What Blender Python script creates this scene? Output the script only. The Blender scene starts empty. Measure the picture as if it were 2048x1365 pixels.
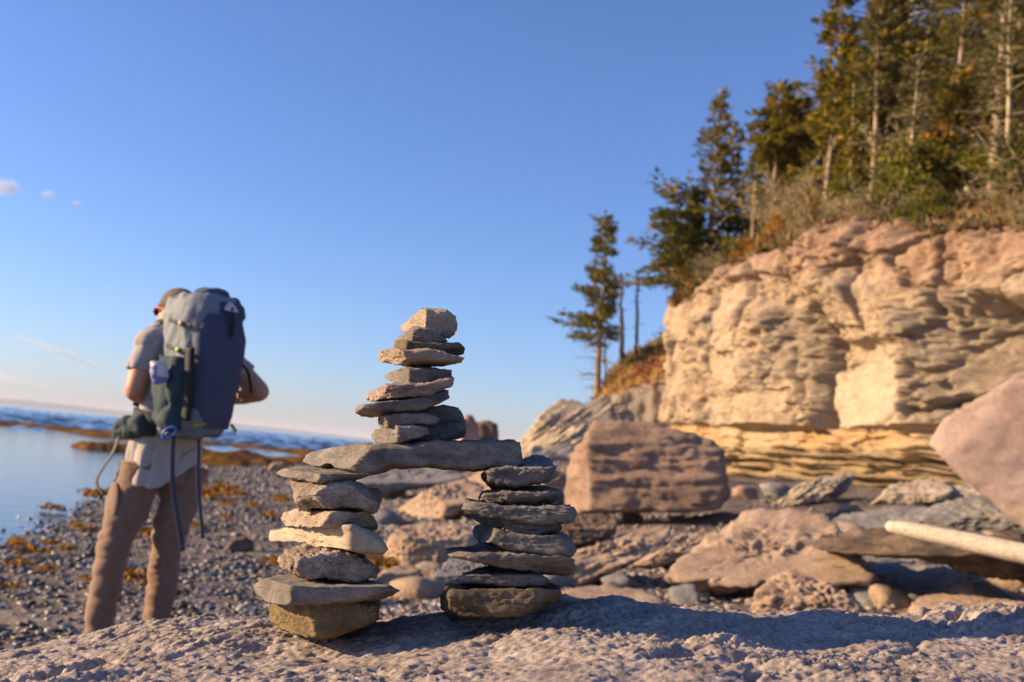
import bpy, bmesh, math, random
import numpy as np
from mathutils import Vector
from mathutils.bvhtree import BVHTree

R = math.radians
C = bpy.context.scene.collection
rnd = random.Random(7)

# ------------------------------------------------------------------ camera maths
CZ, F, ROLL, PITCH = 1.4, 1991.1, R(5.5), R(6.4)
CAM = np.array([0.0, 0.0, CZ])
fwd = np.array([0, math.cos(PITCH), math.sin(PITCH)])
r0 = np.array([1.0, 0, 0]); u0 = np.array([0, -math.sin(PITCH), math.cos(PITCH)])
rt = r0 * math.cos(ROLL) + u0 * math.sin(ROLL)
up = u0 * math.cos(ROLL) - r0 * math.sin(ROLL)

def ray(px, py):
    d = fwd * F + rt * (px - 1024) + up * (682.5 - py)
    return d / d[1]
def P(px, py, Y):
    return CAM + ray(px, py) * Y
def project(p):
    q = np.asarray(p, float) - CAM
    z = q @ fwd
    return 1024 + F * (q @ rt) / z, 682.5 - F * (q @ up) / z

# ------------------------------------------------------------------ numpy noise
def _hash(x, y, z, s):
    h = (x.astype(np.uint32) * np.uint32(374761393) + y.astype(np.uint32) * np.uint32(668265263)
         + z.astype(np.uint32) * np.uint32(2147483647) + np.uint32((s * 1274126177) & 0xffffffff))
    h = (h ^ (h >> np.uint32(13))) * np.uint32(1274126177)
    h = (h ^ (h >> np.uint32(15))) * np.uint32(2246822519)
    return h ^ (h >> np.uint32(16))

def pn(p, seed=0):
    p = np.asarray(p, np.float64)
    i = np.floor(p).astype(np.int64); f = p - i
    u = f * f * f * (f * (f * 6 - 15) + 10)
    out = np.zeros(len(p))
    for dx in (0, 1):
        for dy in (0, 1):
            for dz in (0, 1):
                h = _hash((i[:, 0] + dx) & 0xffffff, (i[:, 1] + dy) & 0xffffff, (i[:, 2] + dz) & 0xffffff, seed)
                gx = (h & np.uint32(1023)).astype(np.float64) / 511.5 - 1
                gy = ((h >> np.uint32(10)) & np.uint32(1023)).astype(np.float64) / 511.5 - 1
                gz = ((h >> np.uint32(20)) & np.uint32(1023)).astype(np.float64) / 511.5 - 1
                w = (u[:, 0] if dx else 1 - u[:, 0]) * (u[:, 1] if dy else 1 - u[:, 1]) * (u[:, 2] if dz else 1 - u[:, 2])
                out += w * (gx * (f[:, 0] - dx) + gy * (f[:, 1] - dy) + gz * (f[:, 2] - dz))
    return out

def fbm(p, octv=4, seed=0, gain=0.5):
    p = np.asarray(p, float); a, s, o = 1.0, 0.0, np.zeros(len(p))
    for k in range(octv):
        o += a * pn(p * (2.03 ** k), seed + k * 17); s += a; a *= gain
    return o / s * 1.6

def worley(p, seed=0):
    p = np.asarray(p, float)
    i = np.floor(p).astype(np.int64)
    f1 = np.full(len(p), 9.0); f2 = np.full(len(p), 9.0); cid = np.zeros(len(p))
    for dx in (-1, 0, 1):
        for dy in (-1, 0, 1):
            for dz in (-1, 0, 1):
                c = i + np.array([dx, dy, dz]); cm = c & 0xffffff
                h = _hash(cm[:, 0], cm[:, 1], cm[:, 2], seed)
                q = np.stack([(h & np.uint32(1023)) / 1023.0, ((h >> np.uint32(10)) & np.uint32(1023)) / 1023.0,
                              ((h >> np.uint32(20)) & np.uint32(1023)) / 1023.0], 1)
                d = np.sqrt((((c + q) - p) ** 2).sum(1))
                near = d < f1
                f2 = np.where(near, f1, np.minimum(f2, d))
                cid = np.where(near, (h % np.uint32(997)) / 997.0, cid)
                f1 = np.where(near, d, f1)
    return f1, f2, cid

def sstep(a, b, x):
    t = np.clip((x - a) / (b - a), 0, 1)
    return t * t * (3 - 2 * t)

# ------------------------------------------------------------------ mesh helpers
def mesh(name, v, f, mat=None, smooth=True, col=None, mats=None, fmat=None):
    v = np.asarray(v, np.float32); me = bpy.data.meshes.new(name)
    if isinstance(f, np.ndarray):
        n, k = f.shape
        me.vertices.add(len(v)); me.vertices.foreach_set('co', v.ravel())
        me.loops.add(n * k); me.loops.foreach_set('vertex_index', f.astype(np.int32).ravel())
        me.polygons.add(n); me.polygons.foreach_set('loop_start', np.arange(0, n * k, k, dtype=np.int32))
        me.polygons.foreach_set('loop_total', np.full(n, k, np.int32))
    else:
        me.from_pydata([tuple(map(float, x)) for x in v], [], [tuple(int(i) for i in x) for x in f])
    me.update(calc_edges=True); me.validate()
    me.polygons.foreach_set('use_smooth', np.full(len(me.polygons), smooth, bool))
    if col is not None:
        a = me.color_attributes.new('Col', 'FLOAT_COLOR', 'POINT')
        c = np.ones((len(v), 4), np.float32); c[:, :3] = col
        a.data.foreach_set('color', c.ravel())
    if mats:
        for m in mats: me.materials.append(m)
        if fmat is not None: me.polygons.foreach_set('material_index', np.asarray(fmat, np.int32))
    elif mat: me.materials.append(mat)
    return me

def tag(o, label=None, cat=None, group=None, kind=None):
    if label: o['label'] = label
    if cat: o['category'] = cat
    if group: o['group'] = group
    if kind: o['kind'] = kind
    return o

def obj(name, me, parent=None, loc=None):
    o = bpy.data.objects.new(name, me); C.objects.link(o)
    if loc is not None: o.location = tuple(map(float, loc))
    if parent is not None:
        o.parent = parent
    return o

def centred(name, v, f, mat, parent=None, base=None, **kw):
    """mesh object whose origin sits at the middle of its verts (or at base); under a parent it is kept in the parent's space"""
    v = np.asarray(v, float)
    c = (v.min(0) + v.max(0)) / 2 if base is None else np.asarray(base, float)
    o = obj(name, mesh(name, v - c, f, mat, **kw))
    if parent is not None:
        o.parent = parent
        o.location = tuple(c - np.array(parent.location))
    else:
        o.location = tuple(c)
    return o

def empty(name, loc):
    o = bpy.data.objects.new(name, None); C.objects.link(o); o.location = tuple(map(float, loc)); o.empty_display_size = .1
    return o

_ico = {}
def ico(level):
    if level not in _ico:
        bm = bmesh.new(); bmesh.ops.create_icosphere(bm, subdivisions=level, radius=1)
        v = np.array([x.co[:] for x in bm.verts]); f = np.array([[x.index for x in q.verts] for q in bm.faces]); bm.free()
        _ico[level] = (v, f)
    return _ico[level]

class Pack:
    """collects pieces of one mesh (triangles and quads)"""
    def __init__(s): s.v = []; s.f = []; s.c = []; s.m = []; s.n = 0
    def add(s, v, f, col=None, mi=0):
        v = np.asarray(v, float)
        s.v.append(v)
        for q in f: s.f.append([int(i) + s.n for i in q]); s.m.append(mi)
        s.c.append(np.tile(col if col is not None else (1, 1, 1), (len(v), 1)) if col is None or np.ndim(col) == 1 else col)
        s.n += len(v)
    def arrays(s): return np.concatenate(s.v), s.f
    def mesh(s, name, mat=None, smooth=True, col=False, mats=None):
        return mesh(name, np.concatenate(s.v), s.f, mat, smooth, np.concatenate(s.c) if col else None, mats, s.m if mats else None)

def tube(pts, rad, seg=8, cap=True, ref=(0, 0, 1), ell=None):
    pts = np.asarray(pts, float); n = len(pts); rad = np.broadcast_to(np.asarray(rad, float), (n,)) if np.ndim(rad) < 2 else np.asarray(rad, float)
    T = np.gradient(pts, axis=0); T /= np.linalg.norm(T, axis=1)[:, None] + 1e-12
    V = []; ref = np.asarray(ref, float)
    a = np.linspace(0, 2 * np.pi, seg, endpoint=False)
    for k in range(n):
        x = np.cross(ref, T[k])
        if np.linalg.norm(x) < 1e-3: x = np.cross((0.3, 1, 0.1), T[k])
        x /= np.linalg.norm(x); y = np.cross(T[k], x)
        ra, rb = (rad[k], rad[k]) if np.ndim(rad) == 1 else rad[k]
        V.append(pts[k] + np.outer(np.cos(a) * ra, x) + np.outer(np.sin(a) * rb, y))
    V = np.concatenate(V); Fc = []
    for k in range(n - 1):
        for j in range(seg):
            j2 = (j + 1) % seg
            Fc.append((k * seg + j, k * seg + j2, (k + 1) * seg + j2, (k + 1) * seg + j))
    if cap:
        Fc.append(tuple(range(seg))[::-1]); Fc.append(tuple((n - 1) * seg + j for j in range(seg)))
    return V, Fc

def ringloft(rings):
    rings = [np.asarray(r, float) for r in rings]; seg = len(rings[0]); V = np.concatenate(rings + [rings[0].mean(0)[None], rings[-1].mean(0)[None]])
    Fc = []
    for k in range(len(rings) - 1):
        for j in range(seg):
            j2 = (j + 1) % seg
            Fc.append((k * seg + j, k * seg + j2, (k + 1) * seg + j2, (k + 1) * seg + j))
    b = len(rings) * seg
    for j in range(seg):
        j2 = (j + 1) % seg
        Fc.append((b, j2, j)); Fc.append((b + 1, (len(rings) - 1) * seg + j, (len(rings) - 1) * seg + j2))
    return V, Fc

def spline(pts, n):
    pts = np.asarray(pts, float); m = len(pts)
    q = np.concatenate([[2 * pts[0] - pts[1]], pts, [2 * pts[-1] - pts[-2]]]); out = []
    for t in np.linspace(0, m - 1 - 1e-9, n):
        i = int(t); f = t - i; a, b, c, d = q[i:i + 4]
        out.append(.5 * (2 * b + (c - a) * f + (2 * a - 5 * b + 4 * c - d) * f * f + (3 * b - a - 3 * c + d) * f ** 3))
    return np.array(out)

def grid_faces(nr, nc):
    i = np.arange(nr - 1)[:, None] * nc + np.arange(nc - 1)[None]
    i = i.ravel()
    return np.stack([i, i + 1, i + nc + 1, i + nc], 1)

def ball(c, r, lvl=2):
    v, f = ico(lvl)
    return np.asarray(c) + v * np.asarray(r), [tuple(x) for x in f]

def remesh(pieces, voxel, smooth=6, fac=.5):
    pk = Pack()
    for v, f in pieces: pk.add(v, f)
    o = bpy.data.objects.new('tmp', pk.mesh('tmp')); C.objects.link(o)
    m = o.modifiers.new('r', 'REMESH'); m.mode = 'VOXEL'; m.voxel_size = voxel
    if smooth:
        s = o.modifiers.new('s', 'SMOOTH'); s.iterations = smooth; s.factor = fac
    dg = bpy.context.evaluated_depsgraph_get(); dg.update()
    ev = o.evaluated_get(dg); me = ev.to_mesh()
    v = np.empty(len(me.vertices) * 3); me.vertices.foreach_get('co', v); v = v.reshape(-1, 3)
    nn = np.empty(len(me.vertices) * 3); me.vertices.foreach_get('normal', nn); nn = nn.reshape(-1, 3)
    f = [tuple(p.vertices) for p in me.polygons]
    if all(len(q) == 4 for q in f): f = np.array(f)
    ev.to_mesh_clear(); old = o.data
    bpy.data.objects.remove(o); bpy.data.meshes.remove(old)
    return v, f, nn

# ------------------------------------------------------------------ materials
class NT:
    def __init__(s, name):
        s.m = bpy.data.materials.new(name); s.m.use_nodes = True
        s.t = s.m.node_tree; s.b = s.t.nodes['Principled BSDF']; s.o = s.t.nodes['Material Output']
    def n(s, typ, **kw):
        x = s.t.nodes.new(typ)
        for k, v in kw.items():
            if k in x.inputs: x.inputs[k].default_value = v
            else: setattr(x, k, v)
        return x
    def l(s, a, b): s.t.links.new(a, b)
    def coord(s, scale=(1, 1, 1), rot=(0, 0, 0), which='Object'):
        tc = s.n('ShaderNodeTexCoord'); mp = s.n('ShaderNodeMapping')
        mp.inputs['Scale'].default_value = scale; mp.inputs['Rotation'].default_value = rot
        s.l(tc.outputs[which], mp.inputs['Vector']); return mp.outputs['Vector']
    def noise(s, vec, scale, detail=6, rough=.6, dist=0):
        x = s.n('ShaderNodeTexNoise'); x.inputs['Scale'].default_value = scale; x.inputs['Detail'].default_value = detail
        x.inputs['Roughness'].default_value = rough; x.inputs['Distortion'].default_value = dist
        s.l(vec, x.inputs['Vector']); return x.outputs['Fac']
    def ramp(s, fac, stops):
        x = s.n('ShaderNodeValToRGB'); e = x.color_ramp.elements
        while len(e) < len(stops): e.new(.5)
        for k, (p, c) in enumerate(stops):
            e[k].position = p; e[k].color = (*c, 1) if len(c) == 3 else c
        s.l(fac, x.inputs['Fac']); return x.outputs['Color']
    def mix(s, a, b, fac, mode='MIX'):
        x = s.n('ShaderNodeMix', data_type='RGBA', blend_type=mode)
        for i, val in ((6, a), (7, b)):
            if hasattr(val, 'links'): s.l(val, x.inputs[i])
            else: x.inputs[i].default_value = (*val, 1)
        if hasattr(fac, 'links'): s.l(fac, x.inputs[0])
        else: x.inputs[0].default_value = fac
        return x.outputs[2]
    def math(s, op, a, b=0.0):
        x = s.n('ShaderNodeMath', operation=op)
        for i, val in ((0, a), (1, b)):
            if hasattr(val, 'links'): s.l(val, x.inputs[i])
            else: x.inputs[i].default_value = val
        return x.outputs[0]
    def bump(s, h, strength, dist):
        x = s.n('ShaderNodeBump'); x.inputs['Strength'].default_value = strength; x.inputs['Distance'].default_value = dist
        s.l(h, x.inputs['Height']); s.l(x.outputs['Normal'], s.b.inputs['Normal']); return x

def rock_mat(name, c1, c2, c3, sc=6.0, bed=4.0, bump=.6, bd=.003, rough=.85, speck=.5, stain=None, rot=(0, 0, 0)):
    """mottled sedimentary stone: patches, bedding streaks, specks and fine relief; sc in cycles per metre"""
    t = NT(name); v = t.coord(rot=rot); vb = t.coord(scale=(1, 1, bed), rot=rot)
    base = t.ramp(t.noise(v, sc, 8, .62, .4), [(.3, c1), (.5, c2), (.7, c3)])
    streak = t.noise(vb, sc * 2.2, 6, .65, .3)
    base = t.mix(base, t.ramp(streak, [(.35, (.62, .6, .6)), (.62, (1.0, 1.0, 1.0))]), .55, 'MULTIPLY')
    sp = t.noise(v, sc * 14, 5, .7)
    base = t.mix(base, t.ramp(sp, [(.34, (.38, .36, .35)), (.5, (1, 1, 1)), (.68, (1.4, 1.34, 1.28))]), speck, 'MULTIPLY')
    if stain:
        base = t.mix(base, stain, t.ramp(t.noise(v, sc * .7, 5, .6), [(.52, (0, 0, 0)), (.68, (.8, .8, .8))]))
    t.l(base, t.b.inputs['Base Color']); t.b.inputs['Roughness'].default_value = rough
    t.b.inputs['Specular IOR Level'].default_value = .25
    h = t.math('ADD', t.noise(vb, sc * 9, 8, .7), t.math('MULTIPLY', t.noise(v, sc * 30, 6, .75), .6))
    t.bump(h, bump, bd)
    return t.m

def plain_mat(name, col, rough=.7, var=.25, sc=30, bump=.2, bd=.002, sheen=0, spec=.3):
    t = NT(name); v = t.coord()
    n = t.noise(v, sc, 5, .6)
    lo = tuple(c * (1 - var) for c in col); hi = tuple(min(1, c * (1 + var)) for c in col)
    t.l(t.ramp(n, [(.3, lo), (.7, hi)]), t.b.inputs['Base Color']); t.b.inputs['Roughness'].default_value = rough
    t.b.inputs['Specular IOR Level'].default_value = spec
    if sheen: t.b.inputs['Sheen Weight'].default_value = sheen
    if bump: t.bump(t.noise(v, sc * 6, 4, .6), bump, bd)
    return t.m

def leaf_mat(name, trans=.3):
    t = NT(name); a = t.n('ShaderNodeAttribute', attribute_name='Col')
    oi = t.n('ShaderNodeObjectInfo')
    var = t.ramp(oi.outputs['Random'], [(0, (.8, .82, .8)), (1, (1.2, 1.15, 1.1))])
    col = t.mix(a.outputs['Color'], var, .8, 'MULTIPLY')
    t.l(col, t.b.inputs['Base Color']); t.b.inputs['Roughness'].default_value = .6; t.b.inputs['Specular IOR Level'].default_value = .2
    tr = t.n('ShaderNodeBsdfTranslucent'); t.l(col, tr.inputs['Color'])
    mx = t.n('ShaderNodeMixShader'); mx.inputs[0].default_value = trans
    t.l(t.b.outputs[0], mx.inputs[1]); t.l(tr.outputs[0], mx.inputs[2]); t.l(mx.outputs[0], t.o.inputs['Surface'])
    return t.m

def attr_rock(name, sc=2.0, bump=.7, bd=.03, rough=.9):
    t = NT(name); v = t.coord(); vb = t.coord(scale=(1, 1, 4))
    a = t.n('ShaderNodeAttribute', attribute_name='Col')
    c = t.mix(a.outputs['Color'], t.ramp(t.noise(v, sc, 8, .65, .5), [(.3, (.72, .7, .7)), (.5, (1, 1, 1)), (.7, (1.18, 1.15, 1.1))]), .8, 'MULTIPLY')
    c = t.mix(c, t.ramp(t.noise(v, sc * 9, 6, .7), [(.3, (.6, .57, .55)), (.48, (1, 1, 1))]), .5, 'MULTIPLY')
    t.l(c, t.b.inputs['Base Color']); t.b.inputs['Roughness'].default_value = rough; t.b.inputs['Specular IOR Level'].default_value = .2
    t.bump(t.math('ADD', t.noise(vb, sc * 4, 8, .7), t.math('MULTIPLY', t.noise(v, sc * 14, 6, .7), .5)), bump, bd)
    return t.m

# ------------------------------------------------------------------ ground height
_ys, _xs = [], []
def _shore():
    for px, py in ((-330, 1240), (0, 1105), (100, 1058), (200, 1010), (300, 972), (430, 930)):
        d = ray(px, py); Y = -CZ / d[2]
        _ys.append(Y); _xs.append(d[0] * Y)
    _ys.extend([45, 60, 80, 100, 140]); _xs.extend([-9.3, -7.5, -3.0, 4.0, 14.0])
_shore()
def G(x, y, detail=False):
    x = np.asarray(x, float); y = np.asarray(y, float)
    xw = np.interp(y, _ys, _xs)
    d = x - xw
    dd = np.clip(d, 0, None); far = np.clip(dd - 12, 0, None); dn = np.minimum(dd, 12)
    z = np.where(d < 0, .07 * d, .05 * dn + .004 * dn * dn + far * .05)
    z = np.maximum(z, -2.5)
    q = np.stack([x.ravel() * .35, y.ravel() * .35, np.zeros(x.size)], 1)
    z = z + (fbm(q, 3, 5) * .09).reshape(x.shape) * np.clip(dd / 2, .25, 1)
    return z
def ground_hit(px, py, y0=3.0, y1=90):
    d = ray(px, py); ys = np.linspace(y0, y1, 1500)
    z = CZ + d[2] * ys; g = G(d[0] * ys, ys)
    k = np.where(z < g)[0]
    Y = ys[k[0]] if len(k) else y1
    return Y

# ------------------------------------------------------------------ stones and boulders
def _radial(poly, soft=2):
    poly = np.asarray(poly, float); a = poly; b = np.roll(poly, -1, 0)
    th = np.linspace(-np.pi, np.pi, 721)[:-1]; out = np.zeros(720)
    for k, t in enumerate(th):
        d = np.array([math.cos(t), math.sin(t)]); e = b - a
        den = d[0] * e[:, 1] - d[1] * e[:, 0]
        den = np.where(np.abs(den) < 1e-9, 1e-9, den)
        tt = (a[:, 0] * e[:, 1] - a[:, 1] * e[:, 0]) / den
        ss = (a[:, 0] * d[1] - a[:, 1] * d[0]) / den
        ok = (tt > 0) & (ss >= -1e-6) & (ss <= 1 + 1e-6)
        out[k] = tt[ok].max() if ok.any() else .05
    for _ in range(soft):
        out = (np.roll(out, 1) + 2 * out + np.roll(out, -1)) / 4
    return out

def rock(name, outline, Y, thick, mat, seed=0, level=5, nf=7, ridge=None, ridge_y=.35, top=None, under=None, rough=1.0, bed=3.0, pits=0.0,
         kx=7, soft=1, lam=.5, dip=0.0, label=None, cat='stone', group=None, extra=(), cut=(.74, .95)):
    """a stone with the given outline (photo pixels) at depth Y, half as deep as `thick` metres, with broken facets and a bedded, pitted skin"""
    o = np.asarray(outline, float)
    lo, hi = o.min(0), o.max(0); c = (lo + hi) / 2; a, b = (hi - lo) / 2
    q = np.stack([(o[:, 0] - c[0]) / a, (c[1] - o[:, 1]) / b], 1)
    rad = _radial(q, soft)
    d, f = ico(level)
    rho = np.sqrt(d[:, 0] ** 2 + d[:, 2] ** 2) + 1e-6
    th = np.arctan2(d[:, 2], d[:, 0])
    Rr = np.interp(th, np.linspace(-np.pi, np.pi, 721), np.append(rad, rad[0]))
    r1 = Rr / rho; r2 = 1 / (np.abs(d[:, 1]) + 1e-6)
    r = (r1 ** -kx + r2 ** -kx) ** (-1 / kx)
    rg = random.Random(seed * 77 + 5)
    planes = []
    for _ in range(nf):
        n = np.array([rg.uniform(-1, 1), rg.choice((-1, -1, 1)) * rg.uniform(.45, 1), rg.uniform(-1, 1)]); n /= np.linalg.norm(n)
        planes.append((n, rg.uniform(*cut) * (abs(n[0]) * .8 + abs(n[1]) + abs(n[2]) * .75)))
    if ridge is not None:
        n = np.array([-(ridge_y + 1), -(1 + ridge), rg.uniform(-.15, .3)]); n /= np.linalg.norm(n)
        planes.append((n, n @ np.array([ridge, -.97, 0])))
    if top is not None:      # top face seen from the front: front edge at height `top`, reaching full height at the back
        n = np.array([rg.uniform(-.08, .08), -(1 - top), 1.6]); n /= np.linalg.norm(n)
        planes.append((n, n @ np.array([0, -1, top])))
    if under is not None:    # undercut front foot
        n = np.array([rg.uniform(-.1, .1), -(1 + under), -1.7]); n /= np.linalg.norm(n)
        planes.append((n, n @ np.array([0, -1, under])))
    for n, h in extra:
        n = np.array(n, float); n /= np.linalg.norm(n); planes.append((n, h))
    pw = d * 1.6
    wob = fbm(pw, 3, seed + 3) * .12
    for n, h in planes:
        dn = d @ n
        r = np.where(dn > 1e-4, np.minimum(r, (h + wob * .22) / np.maximum(dn, 1e-4)), r)
    m = Y / F
    A, B = a * m, b * m
    v = d * r[:, None] * np.array([A, thick, B])
    s = (A * thick * B) ** (1 / 3); sm = min(A, B, thick)
    k = 1 / s
    amp = sm * .2 * rough
    nrm = d / np.array([A, thick, B]); nrm /= np.linalg.norm(nrm, axis=1)[:, None]
    disp = fbm(v * k * 1.7, 5, seed + 11, .55) * amp * .8
    cd_, sd_ = math.cos(dip), math.sin(dip)
    vl = np.stack([v[:, 0] * cd_ + v[:, 2] * sd_, v[:, 1], v[:, 2] * cd_ - v[:, 0] * sd_], 1)
    vs = vl * k * np.array([1.2, 1.2, 1.2 * bed]) * 2.3
    led = fbm(vs, 5, seed + 23, .6)
    disp += led * amp * .75
    f1, f2, cid = worley(v * k * np.array([1.6, 1.6, 1.6 * bed * .7]) + 7.3, seed)
    disp += (cid - .5) * amp * .45 * sstep(0, .12, f2 - f1)
    lay = fbm(np.stack([vl[:, 0] * k * .6, vl[:, 1] * k * .6, vl[:, 2] * k * 5.5 * (.5 + .17 * bed)], 1) + .35 * fbm(v * k * 1.2, 2, seed + 8)[:, None], 3, seed + 71)
    disp += np.tanh(lay * 4.5) * amp * .34 * lam
    h1, h2, hid = worley(v * k * np.array([4.2, 4.2, 4.2 * (.6 + .4 * bed)]) + 1.7, seed + 2)
    disp += (hid - .5) * amp * .38 * sstep(0, .15, h2 - h1) * sstep(-.3, .3, fbm(v * k * 1.3, 2, seed + 6))
    disp += fbm(v * k * np.array([9, 9, 9 * bed * .6]), 4, seed + 61, .6) * amp * .34
    rr = 1 - np.abs(fbm(v * k * 5.5, 4, seed + 31, .6))
    disp -= (rr ** 3) * amp * .35
    if pits:
        g1, g2, _ = worley(v * k * 9 + 3.1, seed + 9)
        disp -= sstep(.42, .12, g1) * amp * pits * sstep(-.25, .25, fbm(v * k * 2.1, 2, seed + 44))
    v = v + nrm * disp[:, None]
    dv = ray(*c); dv = dv / np.linalg.norm(dv)
    X = rt - dv * (rt @ dv); X /= np.linalg.norm(X); Z = np.cross(X, dv)
    if Z[2] < 0: Z = -Z
    M = np.stack([X, dv, Z])
    ob = obj(name, mesh(name, v @ M, f, mat), loc=P(c[0], c[1], Y))
    return tag(ob, label, cat, group)

ZA = lambda pts: [(480 + x / 2.844, 580 + y / 2.844) for x, y in pts]
ZB = lambda pts: [(480 + x / 2.814, 880 + y / 2.814) for x, y in pts]

M_grey = rock_mat('grey_slate_stone', (.125, .115, .108), (.225, .20, .18), (.34, .30, .26), sc=14, bed=5, bump=.8, bd=.005)
M_warm = rock_mat('warm_sandstone', (.24, .19, .155), (.38, .30, .235), (.48, .39, .30), sc=12, bed=3, bump=.8, bd=.005)
M_pale = rock_mat('pale_limestone', (.29, .24, .18), (.38, .315, .235), (.46, .39, .30), sc=10, bed=2, bump=.5, bd=.002, speck=.35)
M_pink = rock_mat('pinkish_stone', (.25, .185, .165), (.36, .275, .245), (.46, .37, .33), sc=13, bed=3, bump=.9, bd=.005)
M_brown = rock_mat('brown_stained_stone', (.10, .075, .045), (.20, .145, .075), (.30, .22, .11), sc=11, bed=2.5, bump=.9, bd=.005)
M_olive = rock_mat('olive_brown_stone', (.085, .072, .05), (.16, .13, .085), (.24, .19, .125), sc=12, bed=4, bump=.9, bd=.005)
M_blue = rock_mat('blue_grey_slate', (.13, .124, .12), (.22, .203, .192), (.34, .305, .27), sc=14, bed=6, bump=.9, bd=.005)
M_crust = rock_mat('crusty_quartz_stone', (.20, .155, .12), (.40, .32, .26), (.60, .52, .45), sc=20, bed=1.2, bump=1.0, bd=.006, speck=.8)

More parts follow.
